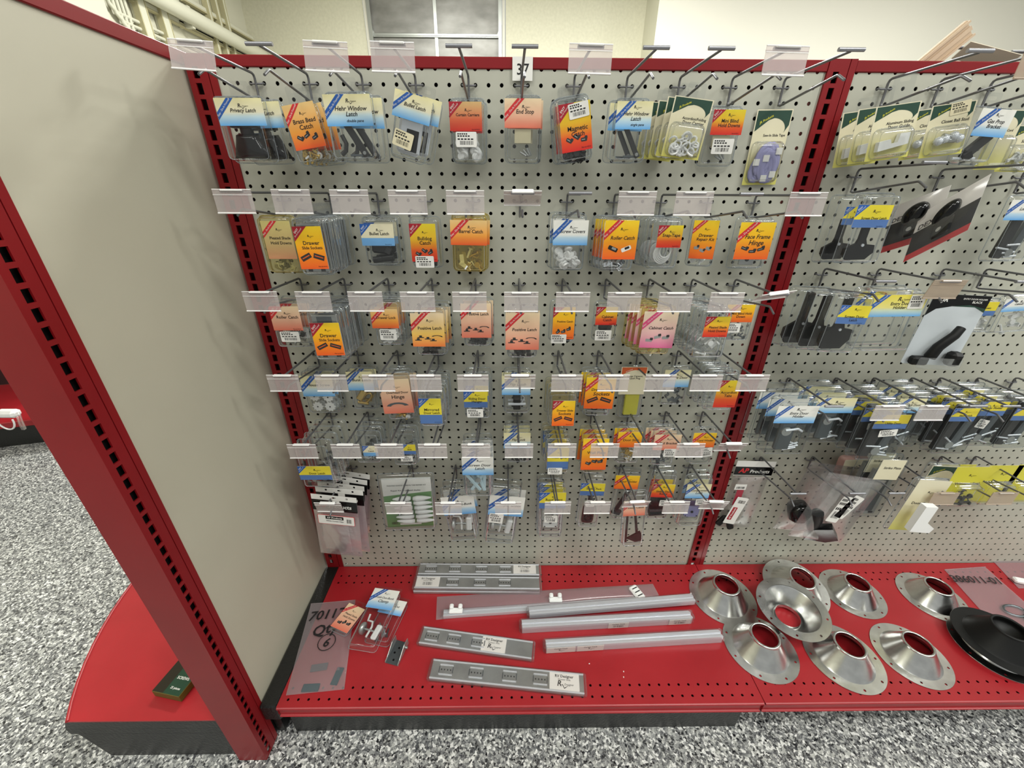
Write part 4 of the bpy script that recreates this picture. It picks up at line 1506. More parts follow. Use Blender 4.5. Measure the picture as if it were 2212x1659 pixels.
pack(C[4], 8, .06, (976, 464, 1050, 590), (973, 476, 1052, 530), 'orange2', ['Barrel Catch'], 'brass', 'barrel catch pack with yellowed shell and brass parts, second row', 'barrel catch packs, second row', 3, .018, .016, 1, plastic=YCLEAR, dx=.002)
pack(C[6], 8, .06, (1192, 464, 1266, 588), (1195, 476, 1270, 530), 'white', ['Screw Covers'], 'discs', 'screw covers pack with white and blue card over white discs, second row', 'screw covers packs, second row', 2, .02, .02, 0, dx=-.002)
pack(C[7], 8, .086, (1300, 470, 1374, 588), (1304, 477, 1376, 561), 'orange', ['Roller Catch'], 'steelbits', 'front orange roller catch pack, second row', 'orange roller catch packs, second row', 4, .018, .016, 0, pic='twoparts', dx=-.003, creg=-.25)
pack(C[8], 8, .08, (1402, 472, 1472, 584), (1420, 487, 1473, 535), 'red', ['Snap-Tape'], 'cord', 'snap-tape pack with small red and yellow card over white loops, second row', 'snap-tape packs, second row', 4, .018, .016, 0, dx=-.004, backcards=False)
pack(C[9], 8, .048, (1500, 470, 1556, 580), (1507, 477, 1556, 560), 'orange', ['Drawer', 'Repair Kit'], 'whitebits', 'narrow drawer repair kit pack turned sideways, second row', 'drawer repair kit', 1, .02, .026, -1, -24, pic='pale', creg=-.2)
pack(C[10], 8, .042, (1588, 470, 1666, 584), (1592, 481, 1667, 561), 'orange', ['Face Frame', 'Hinge'], 'hinge', 'face frame hinge pack with orange card, rightmost in the second row', 'face frame hinge packs', 1, .02, .02, 0, pic='x', creg=-.1)
# ---- third row
pack(C[0], 15, .096, (586, 652, 664, 755), (586, 662, 650, 714), 'pinkc', ['Roller Catch'], 'steelbits', 'roller catch pack with peach card and sticker, leftmost in the third row', 'peach roller catch packs, third row', 2, .022, .02, 0, stk=(607, 716, 648, 738), dx=.01)
pack(C[1], 15, .155, (668, 674, 744, 782), (677, 698, 739, 768), 'yo', ['Drawer', 'Slide Sockets'], 'channel', 'front drawer slide sockets pack of the long stack in the third row', 'drawer slide sockets stack, third row', 7, .019, .016, -1, pic='sockets', creg=.42, backcards=False)
pack(C[2], 15, .085, (806, 650, 868, 750), (802, 668, 860, 709), 'orange2', ['Drawer Lock'], 'whitebits', 'drawer lock pack with orange card and sticker below it, third row', 'drawer lock packs, third row', 4, .018, .016, 0, stk=(821, 711, 857, 734), dx=.001)
pack(C[3], 15, .097, (894, 668, 962, 772), (889, 677, 960, 749), 'latch', ['Positive Latch'], 'darkbits', 'front positive latch pack with yellow and orange card, third row', 'yellow positive latch packs, third row', 3, .024, .018, 0, pic='latch', dx=.005, creg=-.25)
pack(C[4], 15, .085, (1000, 654, 1062, 752), (996, 656, 1061, 730), 'pink', ['Positive Latch'], 'darkbits', 'positive latch pack with peach card below the fifth frosted holder, third row', 'peach positive latch packs, third row', 2, .022, .018, 0, pic='latch', dx=.003, tz=.2, creg=-.25)
pack(C[5], 15, .11, (1096, 668, 1162, 778), (1092, 677, 1165, 756), 'pink', ['Positive Latch'], 'darkbits', 'positive latch pack with pale pink card and blue pictures, centre of the third row', 'pale positive latch packs, third row', 2, .022, .018, 0, pic='latch', dx=-.002, creg=-.25)
pack(C[6], 15, .05, (1188, 652, 1246, 742), (1194, 664, 1241, 733), 'yo', ['Positive Catch'], 'darkbits', 'positive catch pack, narrow yellow card with sticker at its foot, third row', 'positive catch packs', 1, .02, .02, 0, pic='x', stk=(1190, 722, 1223, 741), creg=-.2)
pack(C[7], 15, .053, (1284, 655, 1336, 740), (1287, 663, 1333, 702), 'red', ['Cabinet', 'Catch'], 'blackbox', 'cabinet catch pack with small red card and white sticker, third row', 'cabinet catch', 1, .02, .02, 0, stk=(1285, 713, 1320, 735), tz=-.04)
pack(C[8], 15, .113, (1384, 665, 1456, 770), (1386, 674, 1459, 752), 'rose', ['Cabinet Catch'], 'brass', 'front cabinet catch pack with pink card, third row', 'pink cabinet catch packs, third row', 4, .019, .016, 1, pic='pale', plastic=YCLEAR, dx=-.005, creg=-.25)
pack(C[9], 15, .160, (1502, 672, 1576, 778), (1521, 684, 1574, 728), 'red', ['Pleated Shade', 'Hold Downs'], 'whitebits', 'front clear pleated shade hold downs pack, third row', 'clear pleated shade stack, third row', 7, .0185, .015, 0, dx=-.001, tz=-.02, backcards=False)
pack(C[10], 15, .064, (1572, 652, 1628, 740), (1568, 658, 1628, 696), 'orangepic', ['Mini Blind Hold', 'Down'], 'steelbits', 'orange blind hold down pack partly behind a frosted holder, third row right', 'blind hold down packs', 1, .02, .02, 0, stk=(1568, 698, 1598, 718), tz=0)
# ---- fourth row
pack(C[0], 22, .05, (656, 806, 724, 896), (651, 812, 720, 856), 'blue', ['House Screw'], 'scallops', 'pack with blue edged card over four white scalloped discs, fourth row', 'scalloped disc packs, fourth row', 3, .014, .012, 0, dx=.002)
pack(C[1], 22, .045, (754, 800, 810, 888), (750, 803, 806, 843), 'blue', ['Bunk Latch'], 'brassring', 'bunk latch pack with a brass ring, fourth row', 'bunk latch packs, fourth row', 2, .016, .016, 0, dx=.003)
pack(C[2], 22, .075, (828, 810, 890, 910), (823, 820, 889, 893), 'plainpink', ['Overhead Door', 'Hinge'], 'brass', 'door hinge pack with plain peach card, fourth row', 'door hinge packs, fourth row', 3, .018, .016, -3, pic='door', dx=.003, creg=-.25)
pack(C[3], 22, .154, (903, 850, 960, 925), (906, 861, 954, 915), 'yb', ['Mirrored', 'Door Latch'], None, 'front mirrored door latch pack with yellow and blue card, fourth row', 'mirrored door latch stack, fourth row', 7, .019, .016, 0, plastic=CLEAR, backcards=False)
pack(C[4], 22, .085, (1002, 812, 1060, 908), (1002, 846, 1053, 880), 'yb', ['Sliding Door', 'Hanger'], 'steelbits', 'sliding door hanger pack with yellow over blue card and sticker, fourth row', 'sliding door hanger packs, fourth row', 2, .03, .016, 0, stk=(1009, 883, 1044, 901), dx=.004)
pack(C[5], 22, .06, (1088, 808, 1146, 897), (1084, 812, 1146, 853), 'blue', ['Flip Latch'], 'strap', 'pack with blue edged card over a black strap, fourth row centre', 'strap packs, fourth row', 2, .022, .018, 0)
pack(C[6], 22, .125, (1186, 850, 1246, 924), (1193, 866, 1241, 920), 'yo', ['Drawer Slide', 'Sockets'], None, 'front small red drawer slide sockets pack, fourth row', 'small red socket packs, fourth row', 5, .02, .014, 0, pic='sockets', dx=-.001, plastic=PCLEAR, backcards=False)
pack(C[7], 22, .07, (1264, 810, 1324, 902), (1264, 816, 1327, 883), 'orange', ['Drawer Slide', 'Sockets'], 'pin', 'orange drawer sockets pack with a steel pin below the card, fourth row', 'orange drawer socket packs, fourth row', 3, .016, .014, 1, pic='sockets', dx=-.004, creg=-.22)
pack(C[8], 22, .03, (1340, 795, 1394, 906), (1339, 793, 1395, 852), 'oswoosh', ['Large Ceramic', 'Latch Plug'], 'pad', 'card with orange swoosh over a bright yellow pad, fourth row', 'yellow pad pack', 1, .02, .016, 0, creg=0)
pack(C[9], 22, .045, (1430, 796, 1488, 878), (1434, 799, 1490, 836), 'blue', ['Fridge Door'], 'steelbits', 'door hardware pack with blue edged card behind a frosted holder, fourth row', 'door hardware packs', 1, .02, .018, 0)
pack(C[10], 22, .095, (1530, 805, 1592, 890), (1546, 822, 1594, 880), 'red', ['Accordion', 'Tabs'], None, 'clear pack with narrow yellow to red card, rightmost in the fourth row', 'red tab packs, fourth row', 5, .017, .014, 0, dx=-.003, backcards=False)
# ---- fifth row
pack(C[0], 29, .15, (643, 962, 716, 1056), (646, 1007, 716, 1036), 'yb', ['Door Latch'], 'steelbits', 'big clear pack with yellow and blue card, leftmost in the fifth row', 'big clear latch packs, fifth row', 4, .03, .026, 0, dx=.002, tz=-.02, creg=.3, backcards=False)
pack(C[1], 29, .10, (764, 938, 822, 1003), (784, 963, 816, 985), 'cb', ['Catch'], 'mixed', 'clear hardware pack with a small pale and blue card, second in the fifth row', 'clear hardware packs, fifth row', 4, .02, .018, 0, tz=0, backcards=False)
pack(C[2], 29, .10, (845, 935, 900, 1008), (868, 960, 898, 981), 'yb', ['Slide'], 'mixed', 'clear pack with a small bright yellow tag and sticker, third in the fifth row', 'yellow tagged packs, fifth row', 4, .02, .018, 0, stk=(866, 984, 892, 996), tz=0, backcards=False)
pack(C[4], 29, .125, (1000, 980, 1064, 1076), (998, 987, 1066, 1026), 'white', ['Screen Door', 'Latch'], 'sticks', 'front screen door latch pack with pale blue sticks, fifth row', 'screen door latch packs, fifth row', 4, .024, .016, 0, tz=.05)
pack(C[5], 29, .07, (1090, 932, 1146, 1002), (1088, 935, 1146, 968), 'blue', ['Flip Lock'], 'darkbits', 'flip lock pack with blue ribbon over black parts, fifth row', 'flip lock packs, fifth row', 3, .018, .016, 0)
pack(C[6], 29, .125, (1180, 955, 1232, 1026), (1182, 968, 1228, 1013), 'yb', ['Water Pump'], None, 'pack with yellow over deep blue picture card and sticker, fifth row', 'blue picture card packs, fifth row', 5, .02, .016, 0, stk=(1183, 1010, 1214, 1024), plastic=PCLEAR, dx=-.001)
pack(C[7], 29, .098, (1258, 945, 1312, 1026), (1257, 948, 1312, 1015), 'orangepic', ['Wall Plate'], None, 'orange pack with a framed picture of a plate, fifth row', 'framed orange packs, fifth row', 3, .022, .018, 0, pic='x', plastic=PCLEAR)
pack(C[8], 29, .06, (1333, 928, 1386, 1004), (1334, 933, 1386, 966), 'orangepic', ['Door Stop'], 'brass', 'door stop pack with orange card and brass pieces, fifth row', 'door stop packs, fifth row', 2, .02, .016, 0, dx=-.002, tz=-.02)
pack(C[9], 29, .065, (1410, 932, 1462, 1008), (1412, 939, 1470, 972), 'pink', ['Ball Bracket'], 'steelbits', 'ball bracket pack with pale card and sticker, fifth row', 'ball bracket packs, fifth row', 3, .018, .016, 0, stk=(1433, 969, 1460, 986), dx=-.004, tz=-.05)
pack(C[10], 29, .05, (1494, 930, 1545, 1006), (1496, 935, 1545, 966), 'orangepic', ['Cord Winder'], 'whitebits', 'yellow and orange pack with hanging sticker, rightmost in the fifth row', 'rightmost fifth row packs', 1, .02, .018, 0, stk=(1514, 967, 1538, 986, -10), tz=-.02)
# ---- bottom row
pack(14.5, 36, .085, (960, 1062, 1024, 1172), (955, 1072, 1026, 1111), 'white', ['Fold-Out-Bunk'], 'wheel', 'left of two packs with a steel roller wheel, blue edged card, bottom row', 'left roller wheel packs, bottom row', 2, .03, .02, -6)
pack(20.5, 36, .085, (1050, 1062, 1118, 1178), (1056, 1072, 1132, 1114), 'white', ['Camper Door'], 'wheel', 'right of two packs with a steel roller wheel, sticker and skewed card, bottom row', 'right roller wheel packs, bottom row', 2, .03, .02, 6, 0, stk=(1056, 1109, 1087, 1129, 3))
pack(25.5, 36, .085, (1163, 1055, 1218, 1165), (1165, 1064, 1222, 1098), 'yb', ['Roof Vent'], 'plate', 'clear pack with lavender square plate and sticker, bottom row', 'lavender plate packs, bottom row', 3, .022, .018, 0, stk=(1176, 1113, 1204, 1128))
pack(29.5, 36, .06, (1252, 1036, 1300, 1142), (1254, 1044, 1306, 1070), 'yb', ['Sealing Pack'], 'bottle', 'blue carded pack with a dark brown bottle shaped part, bottom row', 'brown bottle pack', 1, .02, .022, 2, stk=(1266, 1080, 1284, 1094))
pack(33.0, 36, .03, (1328, 1020, 1378, 1124), (1328, 1027, 1380, 1056), 'orangepic', ['Door Holder'], 'blacktool', 'pack with small orange card and black tool, against the pegboard, bottom row', 'orange carded tool pack', 1, .02, .018, 2)
pack(33.5, 36, .13, (1346, 1070, 1396, 1184), (1347, 1082, 1394, 1114), 'pink', ['Door Catch'], 'tool', 'tall pack leaning left with brown tools, lowest in the bottom row', 'brown tool pack', 1, .02, .018, -4, 0)
pack(37.5, 36, .055, (1402, 1026, 1454, 1124), (1408, 1046, 1456, 1074), 'red', ['Sliding Door', 'Roller'], 'blackbox', 'dark gadget pack with small orange and red card, bottom row', 'dark gadget packs, bottom row', 2, .022, .02, 2, stk=(1424, 1080, 1448, 1092), tz=-.05)
pack(41.5, 36, .05, (1474, 1034, 1530, 1140), (1482, 1046, 1534, 1076), 'blue', ['Compartment', 'Lock'], 'plate', 'compartment lock pack with white square plate, rightmost in the bottom row', 'compartment lock packs, bottom row', 2, .02, .018, 0, stk=(1502, 1078, 1528, 1090))

# ---- header card bags on the first hook of the bottom row
def poly_bag(mb, w, h, m, seed=0, puff=.006, z1=0.0):
    rd = random.Random(seed)
    nx, nz = 10, 14
    for side in (1, -1):
        vs, fs = [], []
        for j in range(nz + 1):
            for i in range(nx + 1):
                u, v = i / nx, j / nz
                e = math.sin(math.pi * u) ** .6 * math.sin(math.pi * v) ** .5
                y = -side * (.0006 + puff * e) + rd.uniform(-1, 1) * .0012 * e
                vs.append(((u - .5) * w, y, z1 - v * h))
        for j in range(nz):
            for i in range(nx):
                a = j * (nx + 1) + i
                fs.append((a, a + 1, a + nx + 2, a + nx + 1))
        mb.add(vs, fs, m, True)


def header_bag(k, x, y, z, w, roll, label, group):
    o = thing('header_card_bag', label, 'bag', (x, y, z), (0, R(roll), R(-3)), group)
    mb = MB()
    poly_bag(mb, w, w * 1.42, BAG, k, .007, -.036)
    mb.build('bag', o)
    mb = MB()
    out = [(-w / 2, -.04), (w / 2, -.04), (w / 2, .013), (-w / 2, .013)]
    vs, fs = filled([out, circ(-w * .28, .005, .003, 10), circ(w * .28, .005, .003, 10), rrect(.01, .004, .0015, 2, 0, .005)])
    mb.add([(a, -.002, b) for a, b in vs], fs, PAPER)
    mb.flat([(-w / 2, -.04), (w / 2, -.04), (w / 2, -.004), (-w / 2, -.004)], -.0024, BLACKG)
    put_text(mb, 'AP', -w * .26, -.022, w * .22, .018, MATS['red_ribbon'], -.0027, .15, .03)
    put_text(mb, 'Products', w * .12, -.023, w * .5, .016, PAPER, -.0027, .1, .02)
    mb.box((w * .04, -.0029, -.006), (.018, .0003, .014), PAPER)
    mb.build('header_card', o)
    if k == 0:
        mb = MB()
        mb.prism(rrect(w * .82, .032, .002, 2, .004, -.062), -.0112, -.0108, REDINK)
        mb.flat(rrect(w * .8, .0295, .002, 2, .004, -.062), -.0114, PAPER)
        mb.flat([(-w * .2, -.06), (w * .2, -.06), (w * .2, -.049), (-w * .2, -.049)], -.0116, BLACKG)
        put_text(mb, 'AP Products', 0, -.0545, w * .34, .007, PAPER, -.0118, .1, .02)
        put_text(mb, 'White Curtain Clips', 0, -.066, w * .4, .004, INK, -.0118)
        barcode(mb, w * .32, -.062, .012, .014, -.0118, 5)
        mb.build('paper_label', o)
    mb = MB()
    mb.prism([(-w * .34, -.085), (w * .22, -.088), (w * .26, -.19), (.0, -.195)], -.003, .003, clear('soft_insert', (236, 228, 228), .35, .05, .2, milkcol=(214, 204, 204)))
    mb.build('insert', o)


hp = P(722, 1078, y=-.150)
for k in range(5):
    header_bag(k, hp.x - (.0, -.004, .003, .004, .006)[k] + k * .0015, -.150 + k * .024, hp.z + (0, .003, -.001, .002, .002)[k] + .0,
               .126 if k else .118, (5, 4, 7, 9, 9)[k], 'front black and white header card bag at the left of the bottom row' if k == 0 else '%s header card bag from the front, bottom row left' % ORD[k], 'header card bags')

# ---- green and white toggle card
q = P(882, 1082, y=-.075)
gcw = P(940, 1082, y=-.075).x - P(824, 1082, y=-.075).x
gch = P(882, 1024, y=-.075).z - P(882, 1138, y=-.075).z
o = thing('toggle_card', 'large green and white card of white spindle shaped toggles, bottom row', 'card pack', (q.x, -.075, q.z), (0, R(1), R(4)))
mb = MB()
GREENC = grad('print_green', [(0, (96, 142, 84)), (1, (112, 156, 98))])
mb.add([(-gcw * .44, 0, -gch / 2), (gcw * .44, 0, -gch / 2), (gcw * .44, 0, gch * .42), (-gcw * .44, 0, gch * .42)], [(0, 1, 2, 3)], GREENC, g=[0, 0, 1, 1])
mb.box((0, .001, -gch * .04), (gcw * .88, .001, gch * .92), PAPER)
mb.flat([(-gcw * .44, gch * .42), (-gcw * .44, gch * .1), (-gcw * .2, gch * .12), (gcw * .44, gch * .17), (gcw * .44, gch * .42)][::-1], -.0004, PAPER)
put_text(mb, 'PLEATED SHADE CORD & TAB REPAIR KIT', 0, gch * .29, gcw * .7, .007, INK, -.0007)
put_text(mb, 'Repair Kit for pleated shades', -.004, gch * .2, gcw * .6, .005, INK, -.0007)
barcode(mb, -gcw * .3, -gch * .42, .018, .009, -.0007, 4)
mb.box((0, -.0008, -gch * .44), (gcw * .4, .0006, .006), PAPER)
mb.build('backing_card', o)
mb = MB()
for k in range(6):
    zz = gch * (.08 - k * .085)
    for sx in (-1, 1):
        mb.lathe([(0, -.026), (.0052, -.025), (.0078, -.014), (.0072, 0), (.0045, .015), (.0024, .024), (0, .026)], WHITE, 12,
                 Matrix.Translation((sx * .028 + .012 + k * .001, -.008, zz)) @ Matrix.Rotation(R(90 * sx + (2 if k % 2 else -2)), 4, 'Y'))
mb.build('toggles', o)
mb = MB()
shell(mb, gcw, gch, .02, CLEARP)
b = mb.build('clamshell', o)
b.location = (0, .003, 0)

# ================================================================== packs: second bay
G1 = 'second bay top row'
for k, (xx, dd, yy) in enumerate(((1940, .150, 0), (1900, .090, 6), (1866, .035, 14))):
    pack(49.5, 0, dd, (xx - 41, 222 + yy, xx + 45, 345 + yy), (xx - 41, 222 + yy, xx + 45, 345 + yy), 'green', ['Aluminum Sliding', 'Door Guide'], 'guide',
         ('front sliding door guide card with white guide, top row right bay', 'middle sliding door guide card, top row right bay', 'rearmost sliding door guide card, top row right bay')[k],
         'sliding door guide', 1, .02, .014, -7, -6, plastic=CLEARP, creg=-.05)
for k, (xx, dd) in enumerate(((2062, .13), (2014, .06))):
    pack(53.5, 0, dd, (xx - 42, 220 + k * 12, xx + 42, 338 + k * 4), (xx - 42, 220 + k * 12, xx + 42, 338 + k * 4), 'green', ['Closet Ball Stud'], 'balls',
         ('front card of chrome ball studs, top row right bay', 'rear card of chrome ball studs, top row right bay')[k], 'ball stud', 1, .02, .014, -7, -6, plastic=CLEARP, creg=-.05, stk=(2072, 215, 2110, 244, -6, CREAMP) if k == 0 else None)
pack(57.5, 0, .07, (2092, 228, 2168, 356), (2108, 236, 2182, 296), 'white', ['Gas Prop', 'Bracket'], 'bracket', 'gas prop bracket pack with blue edged card and dark bracket, right bay', 'gas prop bracket', 1, .02, .022, 3, plastic=CLEAR)
pack(60.5, 0, .06, (2146, 236, 2206, 368), (2146, 236, 2206, 368), 'green', ['Pull Cord'], None, 'narrow green and cream card at the right edge, top row', 'pull cord', 1, .02, .014, 0, plastic=CLEARP)
pack(63.5, 0, .05, (2186, 270, 2262, 372), (2186, 270, 2262, 372), 'green', ['Screen Clip'], 'whitebits', 'pale card cut off by the right picture edge, top row', 'screen clip', 1, .02, .014, 0, plastic=CLEARP)
# second row of the right bay
pack(49.5, 6, .12, (1838, 420, 1926, 574), (1846, 443, 1922, 492), 'yb', ['Screen Door Latch'], 'tlatch', 'front black T shaped screen door latch pack, upper hook of the right bay', 'upper screen door latch', 1, .02, .022, 0, tz=-.08)
pack(49.5, 6, .06, (1788, 424, 1868, 572), (1822, 447, 1862, 486), 'yb', ['Latch'], 'tlatch', 'rear black T shaped screen door latch pack, upper hook of the right bay', 'upper screen door latch', 1, .02, .022, 0, tz=-.08)


BaseMB = MB


def slanted(name, label, tl, tr, bl, br, yn, yf_, mats3):
    """stiff card bag seen obliquely: left edge at depth yn, right edge at yf_"""
    a, b, c_, d_ = P(*tl, y=yn), P(*tr, y=yf_), P(*bl, y=yn), P(*br, y=yf_)
    ctr = (a + b + c_ + d_) / 4
    ux = ((b - a) + (d_ - c_)) / 2
    uz = ((a - c_) + (b - d_)) / 2
    w, h = ux.length, uz.length
    ux.normalize()
    uz.normalize()
    uy = uz.cross(ux).normalized()
    SH = Matrix(((ux.x, uy.x, uz.x), (ux.y, uy.y, uz.y), (ux.z, uy.z, uz.z)))
    o = thing(name, label, 'card pack', tuple(ctr))
    class MB(BaseMB):
        def mesh(s, nm):
            s.v = [SH @ v for v in s.v]
            return BaseMB.mesh(s, nm)
    mb = MB()
    mb.box((0, 0, 0), (w, .0012, h), PAPER)
    mb.flat([(-w / 2, -h * .36), (w / 2, -h * .36), (w / 2, h * .1), (-w / 2, h * .1)], -.0009, BLACKM)
    mb.flat([(-w / 2, -h / 2), (w / 2, -h / 2), (w / 2, -h * .36), (-w / 2, -h * .36)], -.0009, REDINK)
    put_text(mb, 'DEXTER', -w * .2, h * .17, w * .5, h * .1, INK, -.001, 0, .02)
    mb.build('printed_card', o)
    mb = MB()
    mb.lathe([(0, .026), (.012, .025), (.019, .019), (.021, .01), (.017, .004), (.011, 0)], BLACKG, 28, Matrix.Translation((w * .02, -.004, h * .16)) @ Matrix.Rotation(R(90), 4, 'X'))
    mb.box((w * .04, -.012, -h * .12), (w * .3, .016, h * .34), BLACKG, bev=.004)
    mb.cyl((0, -.022, -h * .12), .004, .004, ZINC, 12, ax='y')
    mb.build('lock_knob', o)
    mb = MB()
    mb.add([(x * w / 2 * 1.02, y_, z * h / 2 * 1.02) for x in (-1, 0, 1) for z, y_ in ((-1, -.002), (0, -.034 if x == 0 else -.008), (1, -.002))],
           [(0, 3, 4, 1), (1, 4, 5, 2), (3, 6, 7, 4), (4, 7, 8, 5)], BAGC, True)
    mb.build('plastic_wrap', o)


slanted('lock_pack', 'slanted pack with round black lock knob, left of the two, right bay', (1934, 439), (2052, 407), (1900, 553), (2020, 505), -.05, -.11, None)
slanted('lock_pack', 'slanted pack in shiny wrap with red foot, right of the two, right bay', (1984, 464), (2147, 372), (1955, 565), (2086, 499), -.10, -.16, None)
pack(63.5, 6, .06, (2170, 424, 2250, 570), (2176, 432, 2246, 476), 'white', ['Lock Set'], 'holderdark', 'grey hardware pack cut off at the right picture edge, second row', 'lock set', 1, .02, .024, 0)
# third row of the right bay
for k, (xx, dd, yy) in enumerate(((1824, .155, 0), (1778, .105, -6), (1742, .055, -14))):
    pack(49.5, 14, dd, (xx - 42, 640 + yy, xx + 46, 768 + yy), (xx - 14, 660 + yy, xx + 52, 700 + yy) if k == 0 else None, 'yb', ['Screen Door', 'Latch'], 'tlatch',
         ('front', 'middle', 'rearmost')[k] + ' black handled screen door latch pack of three, right bay third row', 'lower screen door latch', 1, .02, .026, 2, 0, tz=-.1, creg=.45)
pack(54.5, 14, .15, (1876, 634, 1990, 764), (1878, 637, 1996, 684), 'yellowblue', ['Entry Door', 'Holder'], None, 'front wide entry door holder pack with yellow card and price sticker, right bay', 'yellow entry door holder packs', 2, .036, .03, -1, stk=(1963, 637, 1996, 667, 0), tz=.1)
# big black card with white panel
a, b, c_, d_ = P(2008, 637, y=-.13), P(2126, 636, y=-.13), P(1962, 786, y=-.13), P(2068, 790, y=-.13)
jw = (b - a).length
jh = (a - c_).length
jc = (a + b + c_ + d_) / 4
o = thing('handle_card', 'tall black topped card with white panel and black entry door handle, right bay', 'card pack', tuple(jc), (0, R(2), R(-4)))
mb = MB()
mb.prism(rrect(jw, jh, .006, 3), 0, .001, mat('grey_white_card', (196, 202, 206), .4))
mb.flat([(-jw / 2, jh / 2), (-jw / 2, jh * .2), (-jw * .36, jh * .3), (-jw * .1, jh * .345), (jw * .3, jh * .345), (jw / 2, jh * .28), (jw / 2, jh / 2)], -.0003, BLACKG)
mb.flat([(-jw * .1, jh * .346), (jw * .3, jh * .346), (jw / 2, jh * .28), (jw / 2, jh * .33), (jw * .2, jh * .37)], -.0005, GREENINK)
put_text(mb, 'JR', -jw * .28, jh * .43, jw * .24, jh * .06, PAPER, -.0006, .2, .03)
put_text(mb, 'ENTRY DOOR HOLDER', jw * .24, jh * .45, jw * .42, jh * .03, PAPER, -.0006)
put_text(mb, 'BLACK', jw * .3, jh * .41, jw * .26, jh * .03, PAPER, -.0006)
mb.build('printed_card', o)
mb = MB()
mb.tube([(-jw * .12, -.012, -jh * .36), (-jw * .1, -.016, -jh * .2), (jw * .06, -.018, -jh * .02), (jw * .14, -.014, jh * .08)], [.011, .01, .009, .008], BLACKM, 12)
mb.box((jw * .3, -.014, -jh * .36), (jw * .22, .024, jh * .2), BLACKM, bev=.006)
mb.box((-jw * .28, -.01, -jh * .42), (jw * .3, .018, jh * .12), BLACKM, bev=.004)
mb.build('door_handle', o)
mb = MB()
mb.prism(rrect(jw * .8, jh * .16, .004, 2, 0, -jh * .42), -.026, -.025, CLEAR)
mb.build('clear_band', o)
pack(64.5, 14, .08, (2086, 648, 2160, 722), (2090, 652, 2152, 682), 'yb', ['Hold Down'], 'whitebits', 'small yellow and blue carded pack with white chain, right bay', 'chain', 1, .02, .016, 0)
pack(68.5, 14, .08, (2160, 640, 2240, 722), (2168, 644, 2236, 672), 'white', ['Cabinet Lock'], 'whitebits', 'white hardware pack cut off at the right edge, third row', 'cabinet lock', 1, .02, .016, -4)
# fourth row of the right bay
pack(49.5, 25, .155, (1664, 868, 1756, 986), (1676, 877, 1764, 914), 'white', ['Entry Door', 'Holder'], 'holder', 'front white entry door holder pack with blue edged card, right bay lower left', 'white entry door holder packs', 3, .034, .028, 0, dx=-.002, tz=.08, plastic=DIM)
pack(54.5, 25, .11, (1756, 856, 1838, 960), (1762, 860, 1846, 892), 'blue', ['Entry Door'], 'holder', 'entry door holder pack with cream card behind a clear holder, right bay', 'cream entry door holder packs', 3, .03, .026, 0, dx=-.003, plastic=DIM)
pack(58.5, 25, .155, (1866, 884, 1958, 998), (1890, 896, 1962, 926), 'yb', ['Utility Door'], 'holderdark', 'steel hardware pack with yellow and blue card and sticker, right bay', 'steel packs with yellow and blue card', 4, .032, .026, 0, stk=(1898, 928, 1936, 942, -6), tz=-.1, creg=.42, plastic=DIM)
pack(62.5, 25, .11, (1934, 856, 2004, 970), (1938, 861, 1996, 892), 'blue', ['Hatch Door'], 'holderdark', 'dark hardware pack with small cream and blue card, right bay', 'dark steel packs with cream card', 3, .03, .026, 0, creg=.45, plastic=DIM)
pack(65.5, 25, .14, (2034, 874, 2116, 985), (2056, 882, 2110, 910), 'yb', ['Slam Latch'], 'holderdark', 'steel hardware pack with bright yellow card, right bay', 'steel packs with bright yellow card', 3, .032, .026, 0, tz=-.05, creg=.45, plastic=DIM)
pack(69.5, 25, .11, (2096, 862, 2176, 968), (2110, 868, 2174, 898), 'yb', ['Door Holder'], 'holderdark', 'steel hardware pack with pale card and small white tag, right bay', 'steel packs with white tag', 3, .03, .026, 0, stk=(2108, 906, 2132, 924, 12), creg=.45, plastic=DIM)
pack(73.5, 25, .11, (2170, 866, 2250, 972), (2190, 880, 2246, 908), 'yb', ['Strike'], 'holderdark', 'steel hardware pack cut off at the right edge, fourth row', 'right edge steel packs', 2, .03, .026, 0, creg=.45, plastic=DIM)
# bottom row of the right bay
q = P(1630, 1012, y=-.02)
o = thing('strip_tag_bag', 'black and white header card with red strip tag and black clips, right bay', 'bag', (q.x, -.02, q.z), (0, R(2), 0))
mb = MB()
ww = P(1672, 1012, y=-.02).x - P(1588, 1012, y=-.02).x
mb.box((0, 0, 0), (ww, .001, .052), PAPER)
mb.flat([(-ww / 2, -.024), (ww / 2, -.024), (ww / 2, .006), (-ww / 2, .006)], -.0008, BLACKG)
put_text(mb, 'AP', -ww * .26, -.008, ww * .26, .02, MATS['red_ribbon'], -.001, .15, .03)
put_text(mb, 'Products', ww * .16, -.01, ww * .5, .014, PAPER, -.001, .1, .02)
mb.build('header_card', o)
mb = MB()
poly_bag(mb, ww * .9, .2, BAGZ, 3, .006, -.03)
mb.build('bag', o)
mb = MB()
mb.box((-.03, -.012, -.06), (.034, .0006, .02), PAPER)
barcode(mb, -.03, -.062, .026, .008, -.0126, 3)
mb.box((-.026, -.011, -.1), (.02, .0006, .06), mat('strip_red', (160, 40, 60), .4))
M_ = Matrix.Translation((-.02, -.014, -.15)) @ Matrix.Rotation(R(10), 4, 'Y')
mb.prism(rrect(.036, .105, .001, 1), -.0004, 0, PAPER, M_)
mb.prism(rrect(.014, .05, .001, 1, -.006, -.012), -.0007, -.0004, MAROON, M_)
T_ = M_ @ Matrix.Translation((-.006, 0, -.012)) @ Matrix.Rotation(R(-90), 4, 'Y')
put_text(mb, 'AP Products', 0, 0, .044, .008, PAPER, -.001, 0, .02, 0, T_)
barcode(mb, .002, .036, .022, .012, -.0007, 8, M_)
mb.build('strip_tag', o)
mb = MB()
